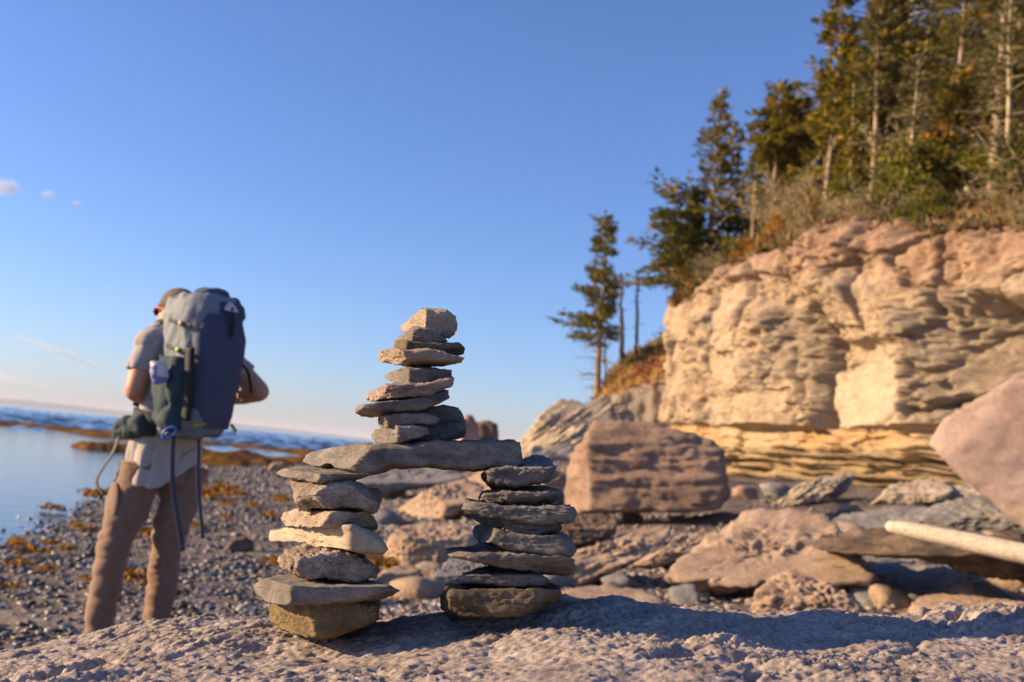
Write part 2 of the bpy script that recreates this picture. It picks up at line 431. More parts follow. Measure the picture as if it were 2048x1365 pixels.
YC = 1.9
g_top, g_left, g_right = 'stones of the upper tower of the cairn', 'stones of the left leg of the cairn', 'stones of the right leg of the cairn'
L = 5
CAIRN = [
 # name, outline, Y, thick, mat, kwargs, label
 (ZA([(905,212),(965,165),(1045,100),(1180,116),(1224,150),(1232,195),(1216,258),(1190,279),(1150,274),(1120,246),(1000,226),(930,246)]), 1.90, .052, M_warm, dict(ridge=-.1, ridge_y=.6, top=.86, nf=2, bed=1.2, rough=.8), 'chunky squared tan stone on the very top of the cairn', g_top),
 (ZA([(885,284),(905,260),(940,253),(945,238),(985,206),(1100,222),(1145,238),(1155,268),(1180,294),(1130,306),(900,304)]), 1.885, .06, M_grey, dict(ridge=-.35, nf=4), 'small flat dark grey stone directly under the squared top stone', g_top),
 (ZA([(868,332),(876,290),(920,286),(1120,296),(1200,303),(1240,298),(1275,330),(1265,367),(1225,375),(1100,350),(1000,342)]), 1.90, .075, M_olive, dict(nf=5, bed=5, ridge=-.6), 'thin olive brown slab with a ragged right end, third from the top of the cairn', g_top),
 (ZA([(780,380),(800,343),(840,342),(890,333),(960,342),(1050,336),(1100,332),(1180,358),(1274,388),(1252,412),(1150,438),(1050,434),(930,434),(860,418),(800,408)]), 1.89, .085, M_warm, dict(nf=8, ridge=-.35, pits=.5, cut=(.66,.9)), 'knobbly brown stone tapering to a right point, above the narrow gap in the tower', g_top),
 (ZA([(815,490),(850,468),(920,453),(965,428),(1060,430),(1140,453),(1197,460),(1195,488),(1130,534),(1060,544),(950,540),(900,524),(825,512)]), 1.90, .08, M_grey, dict(nf=6, ridge=-.25, top=.75), 'grey faceted wedge with a tan right corner, fifth from the top of the cairn', g_top),
 (ZA([(712,610),(735,583),(810,548),(840,538),(960,533),(1080,538),(1140,506),(1192,488),(1208,510),(1198,552),(1130,574),(1050,610),(880,616),(780,634),(720,628)]), 1.885, .085, M_pink, dict(nf=5, pits=1.0, rough=1.2, ridge=-.5), 'pitted tan stone sloping up to the right, sixth from the top of the cairn', g_top),
 (ZA([(660,680),(680,658),(800,636),(940,622),(1060,592),(1140,562),(1182,566),(1181,618),(1120,650),(980,700),(860,724),(700,725),(670,708)]), 1.89, .085, M_grey, dict(nf=6, ridge=-.75, top=.7), 'long grey stone jutting farthest left in the upper tower', g_top),
 (ZA([(960,700),(1060,670),(1160,656),(1240,672),(1260,700),(1275,748),(1200,766),(1050,772),(960,764)]), 1.95, .075, M_blue, dict(nf=3, ridge=-.85), 'smooth lavender grey block set behind the tan ended stone near the tower foot', g_top),
 (ZA([(783,776),(793,720),(900,702),(1000,690),(1100,712),(1133,735),(1110,768),(1000,770),(850,784)]), 1.865, .06, M_grey, dict(nf=5, ridge=-.72, ridge_y=.2), 'small grey stone with a tan left end, second layer of the upper tower', g_top),
 (ZA([(1000,775),(1150,758),(1275,740),(1283,790),(1272,838),(1180,860),(1000,874),(900,868)]), 1.945, .085, M_blue, dict(nf=4, bed=5), 'dark slate stone at the right of the lowest layer of the upper tower', g_top),
 (ZA([(745,832),(765,798),(850,772),(960,766),(1060,768),(1074,822),(1000,850),(900,874),(790,874),(752,852)]), 1.86, .065, M_grey, dict(nf=5, ridge=-.1, ridge_y=.25), 'dark grey stone at the left of the lowest layer, lying on the long lintel', g_top),
 (ZA([(330,930),(420,908),(520,892),(640,882),(720,877),(900,868),(1050,872),(1250,850),(1557,852),(1584,985),(1562,1003),(1470,1003),(1380,1022),(1260,1030),(1120,1014),(1000,1008),(860,1014),(790,1036),(720,1050),(600,1014),(500,994),(400,1004),(340,972)]), 1.9, .10, M_grey, dict(nf=1, level=6, ridge=-.40, ridge_y=.9, top=.8, rough=1.0, bed=2.5, cut=(.9,1)), 'long grey lintel slab bridging the two legs of the cairn', 'cairn lintel'),
 # left leg
 (ZB([(202,185),(240,163),(330,148),(430,145),(560,163),(700,183),(742,180),(702,208),(600,235),(450,246),(350,230),(230,203)]), 1.88, .11, M_grey, dict(nf=6, ridge=-.1, top=.1), 'thin dark grey flake right under the left end of the lintel', g_left),
 (ZB([(282,223),(330,243),(420,232),(600,232),(680,248),(700,273),(772,283),(786,345),(752,398),(710,406),(660,386),(500,386),(430,376),(348,394),(328,332),(298,277)]), 1.89, .115, M_crust, dict(nf=9, ridge=-.75, rough=1.2, bed=1.5, cut=(.68,.9)), 'thick rugged grey and rust edged stone, second down the left leg', g_left),
 (ZB([(222,440),(245,403),(330,389),(460,382),(600,392),(690,398),(742,438),(768,502),(735,514),(650,496),(480,494),(270,490),(243,466)]), 1.89, .12, M_warm, dict(nf=6, ridge=-.05, ridge_y=.5, pits=.8, top=.55), 'rounded pitted brown stone in the middle of the left leg', g_left),
 (ZB([(147,545),(160,513),(240,497),(370,477),(500,486),(620,476),(700,507),(750,533),(782,570),(808,612),(783,639),(680,634),(560,608),(430,598),(370,578),(160,573)]), 1.87, .125, M_pale, dict(nf=3, ridge=.35, ridge_y=.75, rough=.6, bed=1.5), 'pale cream smooth slab, fourth down the left leg', g_left),
 (ZB([(212,690),(230,653),(310,622),(380,596),(520,616),(640,636),(692,657),(753,715),(743,762),(680,784),(600,792),(500,772),(430,786),(330,759),(222,717)]), 1.89, .115, M_crust, dict(nf=6, pits=1.4, rough=1.6, bed=1, ridge=-.55), 'coarse crusty pinkish lump speckled with white, in the left leg', g_left),
 (ZB([(77,820),(110,793),(220,759),(320,752),(400,776),(540,786),(680,786),(800,817),(868,850),(832,878),(700,910),(560,908),(470,918),(280,922),(170,910),(92,862)]), 1.87, .14, M_grey, dict(nf=3, ridge=-.42, ridge_y=.4, top=.15, rough=.6), 'wide smooth lilac grey slab with pointed right tip, above the brown base block', g_left),
 (ZB([(162,970),(188,908),(300,905),(450,902),(600,896),(750,888),(754,1010),(704,1042),(600,1078),(490,1104),(390,1100),(240,1068),(167,1010)]), 1.89, .125, M_brown, dict(nf=3, ridge=-.2, ridge_y=.5, rough=.8, bed=1.5, pits=.6), 'rusty brown block at the bottom of the left leg', g_left),
 # right leg
 (ZB([(1352,200),(1380,178),(1460,148),(1560,145),(1600,107),(1670,77),(1742,113),(1771,160),(1753,212),(1710,230),(1600,262),(1540,281),(1430,281),(1382,242)]), 1.9, .11, M_blue, dict(nf=4, ridge=-.78, top=.2, rough=1.2), 'tilted blue grey slab rising past the right end of the lintel', g_right),
 (ZB([(1332,325),(1370,293),(1440,277),(1560,270),(1700,252),(1792,288),(1813,325),(1762,349),(1640,361),(1560,377),(1480,361),(1398,354)]), 1.89, .12, M_grey, dict(nf=7, ridge=-.8, top=.3, rough=1.4), 'dark grey stone with a hollow upper face, second down the right leg', g_right),
 (ZB([(1267,388),(1288,333),(1340,347),(1450,361),(1600,365),(1720,370),(1800,362),(1868,388),(1871,432),(1852,459),(1790,466),(1680,476),(1620,466),(1500,451),(1400,431),(1328,414)]), 1.88, .125, M_blue, dict(nf=6, bed=6, rough=1.5), 'long blue slate with a black notched left tip, third down the right leg', g_right),
 (ZB([(1302,430),(1330,414),(1450,435),(1580,448),(1640,458),(1793,460),(1793,502),(1762,534),(1680,551),(1560,541),(1500,516),(1420,486),(1338,459)]), 1.89, .115, M_blue, dict(nf=6, ridge=-.2, bed=7, rough=1.6), 'layered slate with a ragged tan left edge, in the middle of the right leg', g_right),
 (ZB([(1294,510),(1310,483),(1380,472),(1450,497),(1560,530),(1700,540),(1812,526),(1853,570),(1871,612),(1852,645),(1760,651),(1640,636),(1520,616),(1430,586),(1370,581),(1318,548)]), 1.87, .12, M_blue, dict(nf=5, ridge=-.55, ridge_y=.2, rough=.9), 'pale blue grey slab with a rounded cream left nose, fifth down the right leg', g_right),
 (ZB([(1184,630),(1240,608),(1330,582),(1430,577),(1530,610),(1700,645),(1820,652),(1861,680),(1858,738),(1782,760),(1650,747),(1530,727),(1400,697),(1300,677),(1198,655)]), 1.875, .13, M_grey, dict(nf=6, bed=4, top=.3, rough=1.4), 'broad grey stone with a long thin point to the left, low in the right leg', g_right),
 (ZB([(1242,782),(1270,748),(1340,722),(1430,706),(1560,720),(1660,748),(1723,785),(1702,812),(1560,818),(1400,822),(1256,806)]), 1.89, .12, M_blue, dict(nf=4, top=.1, bed=6, rough=1.4), 'thin grey slate wedge lying on the brown base stone of the right leg', g_right),
 (ZB([(1122,910),(1133,878),(1210,827),(1280,812),(1420,811),(1600,812),(1773,803),(1778,902),(1682,956),(1560,984),(1400,995),(1240,984),(1136,954)]), 1.89, .14, M_olive, dict(nf=5, ridge=-.75, ridge_y=.1, top=.55, rough=1.0, bed=2), 'big dark brown tapered stone at the bottom of the right leg', g_right),
]
for k, (ol, Y, th, mt, kw, lab, grp) in enumerate(CAIRN):
    th *= 1.35; Y += th * .13
    rock('lintel_stone' if 'lintel slab' in lab else 'cairn_stone', ol, Y, th, mt, seed=k + 1, label=lab, cat='stone', group=grp if grp != 'cairn lintel' else None, **({'level': 6, 'kx': 11} | kw))
chip = rock('stone_chip', ZA([(668,880),(690,868),(725,872),(722,884),(690,888)]), 1.86, .012, M_pink, seed=90, level=3, label='tiny stone chip lying on the lintel, left of the upper tower', cat='stone')

# ------------------------------------------------------------------ the rock slab the cairn stands on
def slab():
    xs = np.linspace(-1.75, 2.3, 980); ys = np.concatenate([np.linspace(.55, 1.3, 60), np.linspace(1.304, 2.3, 400), np.linspace(2.31, 2.9, 70)])
    cp = [(-300, 1345), (0, 1300), (100, 1284), (200, 1266), (330, 1246), (480, 1236), (600, 1234), (740, 1224), (860, 1208), (1000, 1202), (1060, 1196), (1130, 1188), (1220, 1189), (1300, 1196), (1400, 1204), (1500, 1214), (1650, 1216), (1760, 1219), (1900, 1214), (2048, 1218), (2400, 1222)]
    YB = 2.15
    cx, cz = zip(*[(P(a, b, YB)[0], P(a, b, YB)[2]) for a, b in cp])
    X, Yy = np.meshgrid(xs, ys); x, y = X.ravel(), Yy.ravel()
    crest = np.interp(x, cx, cz)
    t = YB - y
    z = crest + .012 * np.clip(t, 0, 1.2) + .03 * np.sin(np.clip(t, 0, .35) / .35 * np.pi) * sstep(-.9, .2, x) * .35
    bk = np.clip(y - YB - .02 - .05 * fbm(np.stack([x * 3, y * 0, y * 0], 1), 2, 3), 0, 1)
    z -= bk ** 1.4 * 1.7
    z -= np.clip(-1.45 - x, 0, 1) ** 1.3 * 1.2
    p = np.stack([x, y, z], 1)
    q2 = np.stack([x, y, z * 0], 1)
    # weathered, platy, pitted surface
    rot = np.stack([x * .9 + y * .42, y * .9 - x * .42, z], 1)
    big = fbm(q2 * 3.1, 4, 41) * .036 + fbm(rot * np.array([4, 9, 6]), 3, 42) * .012
    med = fbm(rot * np.array([8, 17, 20]), 5, 43, .58) * .010
    rid = (1 - np.abs(fbm(rot * np.array([13, 30, 30]), 5, 47, .62))) ** 3 * .014 + (1 - np.abs(fbm(rot * np.array([38, 75, 60]), 4, 48, .6))) ** 2 * .006 - sstep(.055, .0, np.abs(fbm(rot * np.array([1.6, 3.4, 2]), 4, 49))) * .02
    f1, f2, cid = worley(rot * np.array([34, 62, 40]), 51)
    mask = sstep(-.35, .3, fbm(q2 * 2.2 + 5, 3, 53))
    frag = (cid - .3) * .0025 * sstep(.0, .25, f2 - f1) * (.25 + .75 * mask)
    g1, g2, _ = worley(q2 * 85, 57)
    pit = -sstep(.4, .1, g1) * .003 * mask
    fine = fbm(rot * np.array([70, 120, 100]), 5, 59, .7) * .0075
    amp = .35 + .65 * mask
    dz = big + med * amp + rid * amp + frag + pit + fine
    p[:, 2] += dz - .018
    p[:, 1] += fbm(q2 * 30, 3, 61) * .006
    f = grid_faces(len(ys), len(xs))
    # skirt so that the slab is a solid block down to the shingle
    n = len(p); nr, nc = len(ys), len(xs)
    ring = np.concatenate([np.arange(nc), np.arange(1, nr) * nc + nc - 1, (nr - 1) * nc + np.arange(nc - 2, -1, -1), np.arange(nr - 2, 0, -1) * nc])
    low = p[ring].copy(); low[:, 2] = np.minimum(low[:, 2] - .05, .1)
    low[:, 0] = low[:, 0] * .94
    p = np.concatenate([p, low]); k = np.arange(len(ring)); k2 = (k + 1) % len(ring)
    f = np.concatenate([f, np.stack([ring[k2], ring[k], n + k, n + k2], 1)])
    return p, f
M_slab = rock_mat('weathered_slab_rock', (.24, .20, .18), (.345, .295, .265), (.45, .395, .36), sc=7, bed=1.5, bump=.8, bd=.003, speck=.75)
sv, sf = slab()
tag(centred('rock_slab', sv, sf, M_slab), 'large rough pinkish grey rock slab across the front, carrying the stone cairn', 'rock')
SLAB = BVHTree.FromPolygons([tuple(x) for x in sv[::1]], [tuple(x) for x in sf.tolist()]) if False else None
# ------------------------------------------------------------------ beach and sea
def beach():
    rows = []
    ys = np.concatenate([np.linspace(-6, 3, 24), np.linspace(3.1, 12, 150), np.linspace(12.15, 34, 150), np.linspace(34.5, 80, 70), np.linspace(82, 160, 30)])
    us = np.linspace(0, 1, 260)
    X = np.empty((len(ys), len(us))); Yg = np.empty_like(X)
    for k, y in enumerate(ys):
        xw = np.interp(y, _ys, _xs)
        lo = xw - 4 - .06 * abs(y); hi = 10 + .55 * max(y, 0)
        X[k] = lo + (hi - lo) * us; Yg[k] = y
    x, y = X.ravel(), Yg.ravel()
    z = G(x, y)
    q = np.stack([x, y, x * 0], 1)
    xw = np.interp(y, _ys, _xs); d = x - xw
    right = sstep(5.5, 10, d)
    z += fbm(q * 1.6, 4, 71) * .05
    led = fbm(np.stack([x * .5 + y * .12, y * .9, x * 0], 1), 4, 73)
    z += right * (np.floor(led * 5) / 5 * .16 + led * .06) * sstep(4, 8, y)
    return np.stack([x, y, z], 1), grid_faces(len(ys), len(us)), d
t = NT('shingle_ground'); v = t.coord()
col = t.ramp(t.noise(v, .55, 6, .65), [(.36, (.09, .078, .072)), (.5, (.145, .12, .105)), (.64, (.22, .178, .15))])
vo = t.n('ShaderNodeTexVoronoi'); vo.inputs['Scale'].default_value = 16; t.l(v, vo.inputs['Vector'])
col = t.mix(col, t.ramp(vo.outputs['Color'], [(.1, (.45, .45, .47)), (.5, (.95, .92, .9)), (.9, (1.5, 1.4, 1.3))]), .75, 'MULTIPLY')
t.l(col, t.b.inputs['Base Color']); t.b.inputs['Roughness'].default_value = .75
t.bump(t.math('ADD', t.math('MULTIPLY', vo.outputs['Distance'], -1.0), t.noise(v, 60, 5, .7)), 1.0, .03)
bv, bf, bd_ = beach()
tag(obj('beach', mesh('beach', bv, bf, t.m)), kind='structure')

t = NT('sea_water'); v = t.coord()
t.b.inputs['Base Color'].default_value = (.010, .030, .075, 1); t.b.inputs['IOR'].default_value = 1.33
t.b.inputs['Roughness'].default_value = .06
v1 = t.coord(scale=(.55, 1.6, 1), rot=(0, 0, R(12))); calm = t.noise(v1, 3.2, 4, .55, .6)
t.bump(t.math('MULTIPLY', calm, .009), 1.0, 1.0)
def sea():
    """one sheet: calm inside the reef, short steep chop outside it, out to the horizon"""
    ys = np.concatenate([[-40, 0, 20, 40], np.geomspace(52, 40000, 900)]); us = np.concatenate([[-30, -4, -1.5], np.linspace(-.75, .25, 420), [1, 5, 30]])
    Yg, Ug = np.meshgrid(ys, us, indexing='ij'); D_ = np.maximum(np.abs(Yg), 60)
    x = (Ug * D_).ravel(); y = Yg.ravel()
    a = sstep(58, 68, y)
    q = np.stack([x * .28 + y * .05, y * .75, x * 0], 1)
    z = (fbm(q, 4, 91, .6) * .75 + fbm(q * .23, 2, 93) * .4) * a
    dx = D_.ravel() * .0024; z *= np.clip(1 + (dx - 1.5) * .1, 1, 2.0)
    z = np.where(y < 52, 0, z)
    return np.stack([x, y, z], 1), grid_faces(len(ys), len(us))
wv, wf = sea()
tag(obj('sea', mesh('sea', wv, wf[:, ::-1], t.m)), kind='structure')
W = [(-40000, -40), (40000, -40), (40000, 50000), (-40000, 50000)]
tag(obj('sea_bed', mesh('sea_bed', [(a, b, -3) for a, b in W], [(0, 1, 2, 3)], plain_mat('sea_bed', (.08, .075, .06)))), kind='structure')

# distant headland over the water
def headland():
    prof = [(-700, 10), (-200, 14), (0, 14), (120, 14), (230, 12), (360, 10), (480, 8), (600, 6.5), (700, 5), (790, 2.5), (860, .8)]
    px = np.linspace(-700, 860, 260); hh = np.interp(px, *zip(*prof)) * (1 + .25 * fbm(np.stack([px * .02, px * 0, px * 0], 1), 4, 3))
    D0 = 6000; rows = []
    for u, kz in ((0, 0), (.25, .7), (.6, 1), (1, .9), (1.6, 0)):
        Y = D0 + u * 900
        x = (px - 1024) / F * Y
        rows.append(np.stack([x, np.full_like(x, Y), hh * kz * D0 / F - 2], 1))
    return np.concatenate(rows), grid_faces(5, 260)
hv, hf = headland()
tag(obj('hills', mesh('hills', hv, hf, plain_mat('far_wooded_hills', (.10, .115, .11), var=.3, sc=.01, bump=0))), kind='structure')

# ------------------------------------------------------------------ weed-covered reef bars
def reef(name, pts, hw, ht, label, seed):
    """low rocky bar: centre line in photo pixels on the water, half width and height in metres"""
    line = []
    for px, py in pts:
        d = ray(px, py); Y = -CZ / d[2]; line.append((d[0] * Y, Y))
    line = spline(np.array([(a, b, 0) for a, b in line]), 160)
    T = np.gradient(line, axis=0); T /= np.linalg.norm(T, axis=1)[:, None]; N = np.stack([-T[:, 1], T[:, 0], T[:, 2] * 0], 1)
    us = np.linspace(-1, 1, 31); V = []
    s = np.linspace(0, 1, 160)
    env = np.minimum(sstep(0, .12, s), sstep(1, .9, s)) if True else 1
    for k in range(160):
        w = hw * (.45 + .55 * env[k]) * (1 + .5 * pn(np.array([[s[k] * 9, seed, 0]]), seed)[0])
        V.append(line[k] + np.outer(us * w, N[k]))
    V = np.concatenate(V); U = np.tile(us, 160); E = np.repeat(env, 31)
    n = fbm(V * np.array([.5, .5, 1]) + seed, 4, seed, .6)
    V[:, 2] = ht * E * (1 - np.abs(U) ** 2.2) * (1.0 + 1.1 * n) - .06 + .1 * fbm(V * 2.2, 3, seed + 1) * (1 - np.abs(U))
    return tag(centred(name, V, grid_faces(160, 31), M_weed), label, 'reef')
t = NT('weed_covered_reef'); v = t.coord()
t.l(t.ramp(t.noise(v, .9, 6, .65), [(.3, (.022, .013, .005)), (.46, (.085, .042, .008)), (.6, (.24, .115, .014)), (.75, (.10, .06, .018))]), t.b.inputs['Base Color'])
t.b.inputs['Roughness'].default_value = .85; t.b.inputs['Specular IOR Level'].default_value = .1; t.bump(t.noise(v, 5, 6, .7), 1, .15)
M_weed = t.m
reef('reef', [(-260, 838), (0, 850.5), (110, 861), (220, 874), (330, 886), (430, 891), (520, 900), (610, 910), (720, 921)], 2.6, .30, 'long thin outer bar of dark brown seaweed covered rock in the water', 4)
reef('reef', [(135, 893), (200, 898), (260, 903), (330, 908), (400, 913)], 1.3, .30, 'short dark weedy bar in the calm water left of the hiker', 9)
reef('reef', [(395, 930), (450, 928), (520, 926), (580, 930), (640, 934), (760, 942)], 2.4, .40, 'orange brown weedy rock bar at the shore behind the hiker', 14)

# ------------------------------------------------------------------ shingle
def shingle():
    rng = np.random.default_rng(5)
    V = []; Fx = []; Cc = []; off = 0
    v0, f0 = ico(1); v1, f1 = ico(2)
    # points: density falls with distance
    def scatter(n, y0, y1, rmin, rmax, base, bf_, seed):
        nonlocal off
        rng = np.random.default_rng(seed)
        y = y0 + (y1 - y0) * rng.random(n) ** .85
        xw = np.interp(y, _ys, _xs)
        lim = np.minimum(.55 * y + 1, xw + 11)
        x = xw - .6 + (lim - xw + .6) * rng.random(n)
        keep = (x > -.62 * y - 1.2)
        keep &= ~((y < 2.75) & (x > -1.6))
        x, y = x[keep], y[keep]
        k = len(x)
        dns = fbm(np.stack([x * .5, y * .5, x * 0], 1), 3, 77)
        kk = rng.random(k) < np.clip(.95 + dns * .8 - sstep(5, 11, x - np.interp(y, _ys, _xs)) * .75, .04, 1)
        x, y = x[kk], y[kk]; k = len(x)
        z = G(x, y)
        r = rmin + (rmax - rmin) * rng.random(k) ** 4
        nv = len(base)
        sc = np.stack([r * rng.uniform(.8, 1.35, k), r * rng.uniform(.6, 1.0, k), r * rng.uniform(.16, .42, k)], 1)
        b = np.broadcast_to(base, (k, nv, 3)) * (1 + .22 * rng.standard_normal((k, nv, 1)).clip(-1.5, 1.5))
        b = b * sc[:, None, :]
        a = rng.uniform(0, 6.283, k); tl = rng.normal(0, .35, k)
        b = np.stack([b[..., 0] * np.cos(tl)[:, None] - b[..., 2] * np.sin(tl)[:, None], b[..., 1], b[..., 0] * np.sin(tl)[:, None] + b[..., 2] * np.cos(tl)[:, None]], 2)
        b = np.stack([b[..., 0] * np.cos(a)[:, None] - b[..., 1] * np.sin(a)[:, None], b[..., 0] * np.sin(a)[:, None] + b[..., 1] * np.cos(a)[:, None], b[..., 2]], 2)
        b = b + np.stack([x, y, z + sc[:, 2] * rng.uniform(.1, .9, k)], 1)[:, None, :]
        pal = np.array([(.06, .06, .066), (.095, .09, .095), (.14, .125, .12), (.22, .19, .17), (.30, .24, .19), (.05, .05, .05), (.36, .31, .26)])
        c = pal[rng.choice(7, k, p=[.27, .24, .18, .11, .08, .07, .05])] * rng.uniform(.8, 1.2, (k, 1))
        dry = sstep(2, 6, x - np.interp(y, _ys, _xs))[:, None]
        c = c * (.72 + .28 * dry) * (1 - dry) + (c * .5 + np.array([.15, .12, .10])) * dry
        V.append(b.reshape(-1, 3)); Cc.append(np.repeat(c, nv, 0))
        Fx.append((np.arange(k)[:, None, None] * nv + np.asarray(bf_)[None] + off).reshape(-1, 3)); off += k * nv
    scatter(34000, 2.5, 9.5, .009, .055, v0, f0, 1)
    scatter(26000, 8.5, 20, .016, .065, v0, f0, 2)
    scatter(14000, 18, 42, .03, .10, v0, f0, 3)
    return np.concatenate(V), np.concatenate(Fx), np.concatenate(Cc)
pv, pf, pc = shingle()
t = NT('wet_shingle_stones'); a = t.n('ShaderNodeAttribute', attribute_name='Col')
t.l(a.outputs['Color'], t.b.inputs['Base Color']); t.b.inputs['Roughness'].default_value = .38; t.b.inputs['Specular IOR Level'].default_value = .5
t.bump(t.noise(t.coord(), 60, 4, .6), .4, .006)
tag(obj('shingle', mesh('shingle', pv, pf, t.m, True, pc)), kind='stuff')

# clumps of rockweed washed up on the shingle
def weed_mesh(seed, n=70):
    rg = np.random.default_rng(seed); pk = Pack()
    for _ in range(n):
        a = rg.uniform(0, 6.283); rr = rg.uniform(0, .8) ; p = np.array([math.cos(a) * rr, math.sin(a) * rr * .7, rg.uniform(0, .28) * (1 - rr)])
        b = a + rg.normal(0, .7); L_ = rg.uniform(.2, .5); w_ = rg.uniform(.04, .09)
        d = np.array([math.cos(b), math.sin(b), 0]); s = np.array([-d[1], d[0], 0])
        q = [p + d * L_ * u + np.array([0, 0, .14 * math.sin(u * 3.0) + rg.normal(0, .02)]) for u in (0, .35, .7, 1)]
        vv = []
        for i, x in enumerate(q): vv += [x - s * w_ * (1 - .2 * i), x + s * w_ * (1 - .2 * i) + np.array([0, 0, .03])]
        c = np.array([(.42, .19, .02), (.28, .12, .015), (.52, .27, .03), (.13, .07, .015)][rg.integers(4)])
        pk.add(vv, [(0, 1, 3, 2), (2, 3, 5, 4), (4, 5, 7, 6)], c)
    return pk.mesh('seaweed', None, True, True)
M_kelp = leaf_mat('rockweed', .25)
wm = [weed_mesh(k) for k in range(4)]
for m_ in wm: m_.materials.append(M_kelp)
WEED = [(30, 1104, 34), (62, 1118, 40), (98, 1098, 22), (190, 1002, 46), (105, 1028, 30), (150, 1062, 22), (175, 1068, 20), (290, 1082, 40), (262, 1176, 52), (176, 1175, 26), (36, 1143, 30), (90, 1155, 30), (445, 990, 40), (412, 1000, 44), (470, 998, 30), (452, 1046, 20), (392, 1062, 24), (540, 1040, 24), (545, 1140, 28), (455, 1018, 22), (765, 1150, 50), (840, 1140, 40), (560, 1010, 30), (505, 1020, 22), (128, 1112, 24), (20, 1190, 24), (690, 1020, 22), (820, 1168, 30), (250, 1010, 30), (330, 1000, 26)]
for k, (px, py, wpx) in enumerate(WEED):
    Y = ground_hit(px, py); p = P(px, py, Y)
    o = obj('seaweed_clump', wm[k % 4], loc=(p[0], p[1], G(p[0], p[1]) + .045))
    s = wpx * Y / F * 1.0; o.scale = (s, s, s * 1.3); o.rotation_euler = (0, 0, rnd.uniform(0, 6))
    tag(o, 'clump of orange brown seaweed washed up on the shingle', 'seaweed', 'seaweed clumps on the shingle')

# ------------------------------------------------------------------ boulders and slabs on the beach
M_b_pink = rock_mat('pink_sandstone_boulder', (.25, .155, .12), (.38, .26, .21), (.47, .345, .28), sc=1.6, bed=5, bump=.9, bd=.02)
M_b_block = rock_mat('layered_brown_block', (.25, .165, .125), (.38, .265, .20), (.48, .355, .275), sc=1.8, bed=7, bump=1, bd=.03)
M_b_rose = rock_mat('smooth_rose_boulder', (.24, .17, .145), (.33, .25, .22), (.39, .305, .265), sc=1.1, bed=2, bump=.8, bd=.012, speck=.3)
M_b_tan = rock_mat('tan_boulder', (.25, .18, .135), (.38, .28, .205), (.47, .36, .27), sc=2.5, bed=3, bump=.9, bd=.015)
M_b_grey = rock_mat('blue_grey_ledge', (.15, .15, .155), (.24, .235, .235), (.33, .31, .295), sc=2.5, bed=5, bump=.9, bd=.015)
M_b_brown = rock_mat('dark_brown_ledge', (.075, .058, .045), (.17, .125, .09), (.30, .225, .16), sc=3.5, bed=3, bump=1, bd=.02)
M_b_pale = rock_mat('pale_leaning_slab', (.28, .235, .18), (.41, .345, .265), (.50, .43, .34), sc=1.5, bed=4, bump=.9, bd=.02)
def boulder(name, ol, mat, base=None, Y=None, depth=.8, **kw):
    o = np.array(ol, float)
    if Y is None:
        Y = ground_hit(*(base or o[o[:, 1].argmax()]))
    hw = (o[:, 0].max() - o[:, 0].min()) / 2 * Y / F
    th = hw * depth
    kw.setdefault('cat', 'boulder'); kw.setdefault('level', 6); kw.setdefault('nf', 7); kw.setdefault('kx', 10)
    kw['rough'] = kw.get('rough', 1) * 1.05; kw.setdefault('soft', 0)
    return rock(name, ol, Y + th * .75, th, mat, **kw)
boulder('boulder', [(1120, 1010), (1133, 930), (1158, 888), (1196, 846), (1290, 846), (1422, 882), (1440, 905), (1446, 950), (1450, 992), (1428, 1016), (1330, 1020), (1240, 1024), (1175, 1040), (1125, 1034)], M_b_block, base=(1230, 1052), depth=.55, seed=31, nf=3, ridge=-.62, ridge_y=.9, kx=18, bed=4, rough=.42, lam=1.2, under=-.75, level=6, cut=(.88, 1),
        label='biggest blocky pink brown boulder standing behind the right leg of the cairn')
boulder('boulder', [(1896, 886), (1925, 838), (2060, 756), (2300, 680), (2490, 780), (2490, 1010), (2300, 1140), (2115, 1092), (2050, 1044), (1950, 952)], M_b_rose, Y=9.6, depth=.6, seed=32, nf=3, top=.6, bed=2, rough=.28, lam=.2, level=6, kx=16, cut=(.8, .95),
        label='huge smooth pink boulder leaning in at the right edge of the picture')
boulder('boulder', [(1338, 1155), (1380, 1108), (1440, 1058), (1490, 1028), (1560, 1020), (1640, 1023), (1675, 1045), (1668, 1080), (1702, 1093), (1725, 1150), (1718, 1172), (1640, 1180), (1560, 1190), (1500, 1206), (1430, 1206), (1360, 1170)], M_b_tan, base=(1430, 1206), depth=.75, seed=33, nf=4, top=-.5, under=-.55, bed=5, lam=1.6, rough=.8, dip=.12, level=6,
        label='flat topped rosy tan rock with a notched right side, right of the cairn')
boulder('boulder', [(1500, 1262), (1515, 1190), (1570, 1138), (1620, 1156), (1700, 1195), (1735, 1240), (1720, 1275)], M_b_tan, base=(1600, 1262), depth=.8, seed=34, nf=5, pits=1, rough=1.3, bed=1.3, top=.2,
        label='rough rounded speckled rock in front of the flat rosy rock')
boulder('boulder', [(1690, 1165), (1700, 1138), (1760, 1122), (1850, 1128), (1940, 1150), (2000, 1190), (1940, 1216), (1720, 1212)], M_b_grey, Y=7.6, depth=.5, seed=35, nf=5, top=.1, bed=4, lam=1.2,
        label='low blue grey rock in deep shade below the driftwood pole')
boulder('boulder', [(1640, 1088), (1700, 1064), (1800, 1050), (1900, 1050), (1990, 1062), (2070, 1078), (2260, 1090), (2300, 1190), (2060, 1166), (1960, 1148), (1850, 1118), (1740, 1108)], M_b_brown, Y=6.75, depth=.36, seed=36, nf=3, top=.1, under=.2, bed=4, rough=1.3, lam=1.2, level=6,
        label='long dark brown ledge rock that carries the driftwood pole')
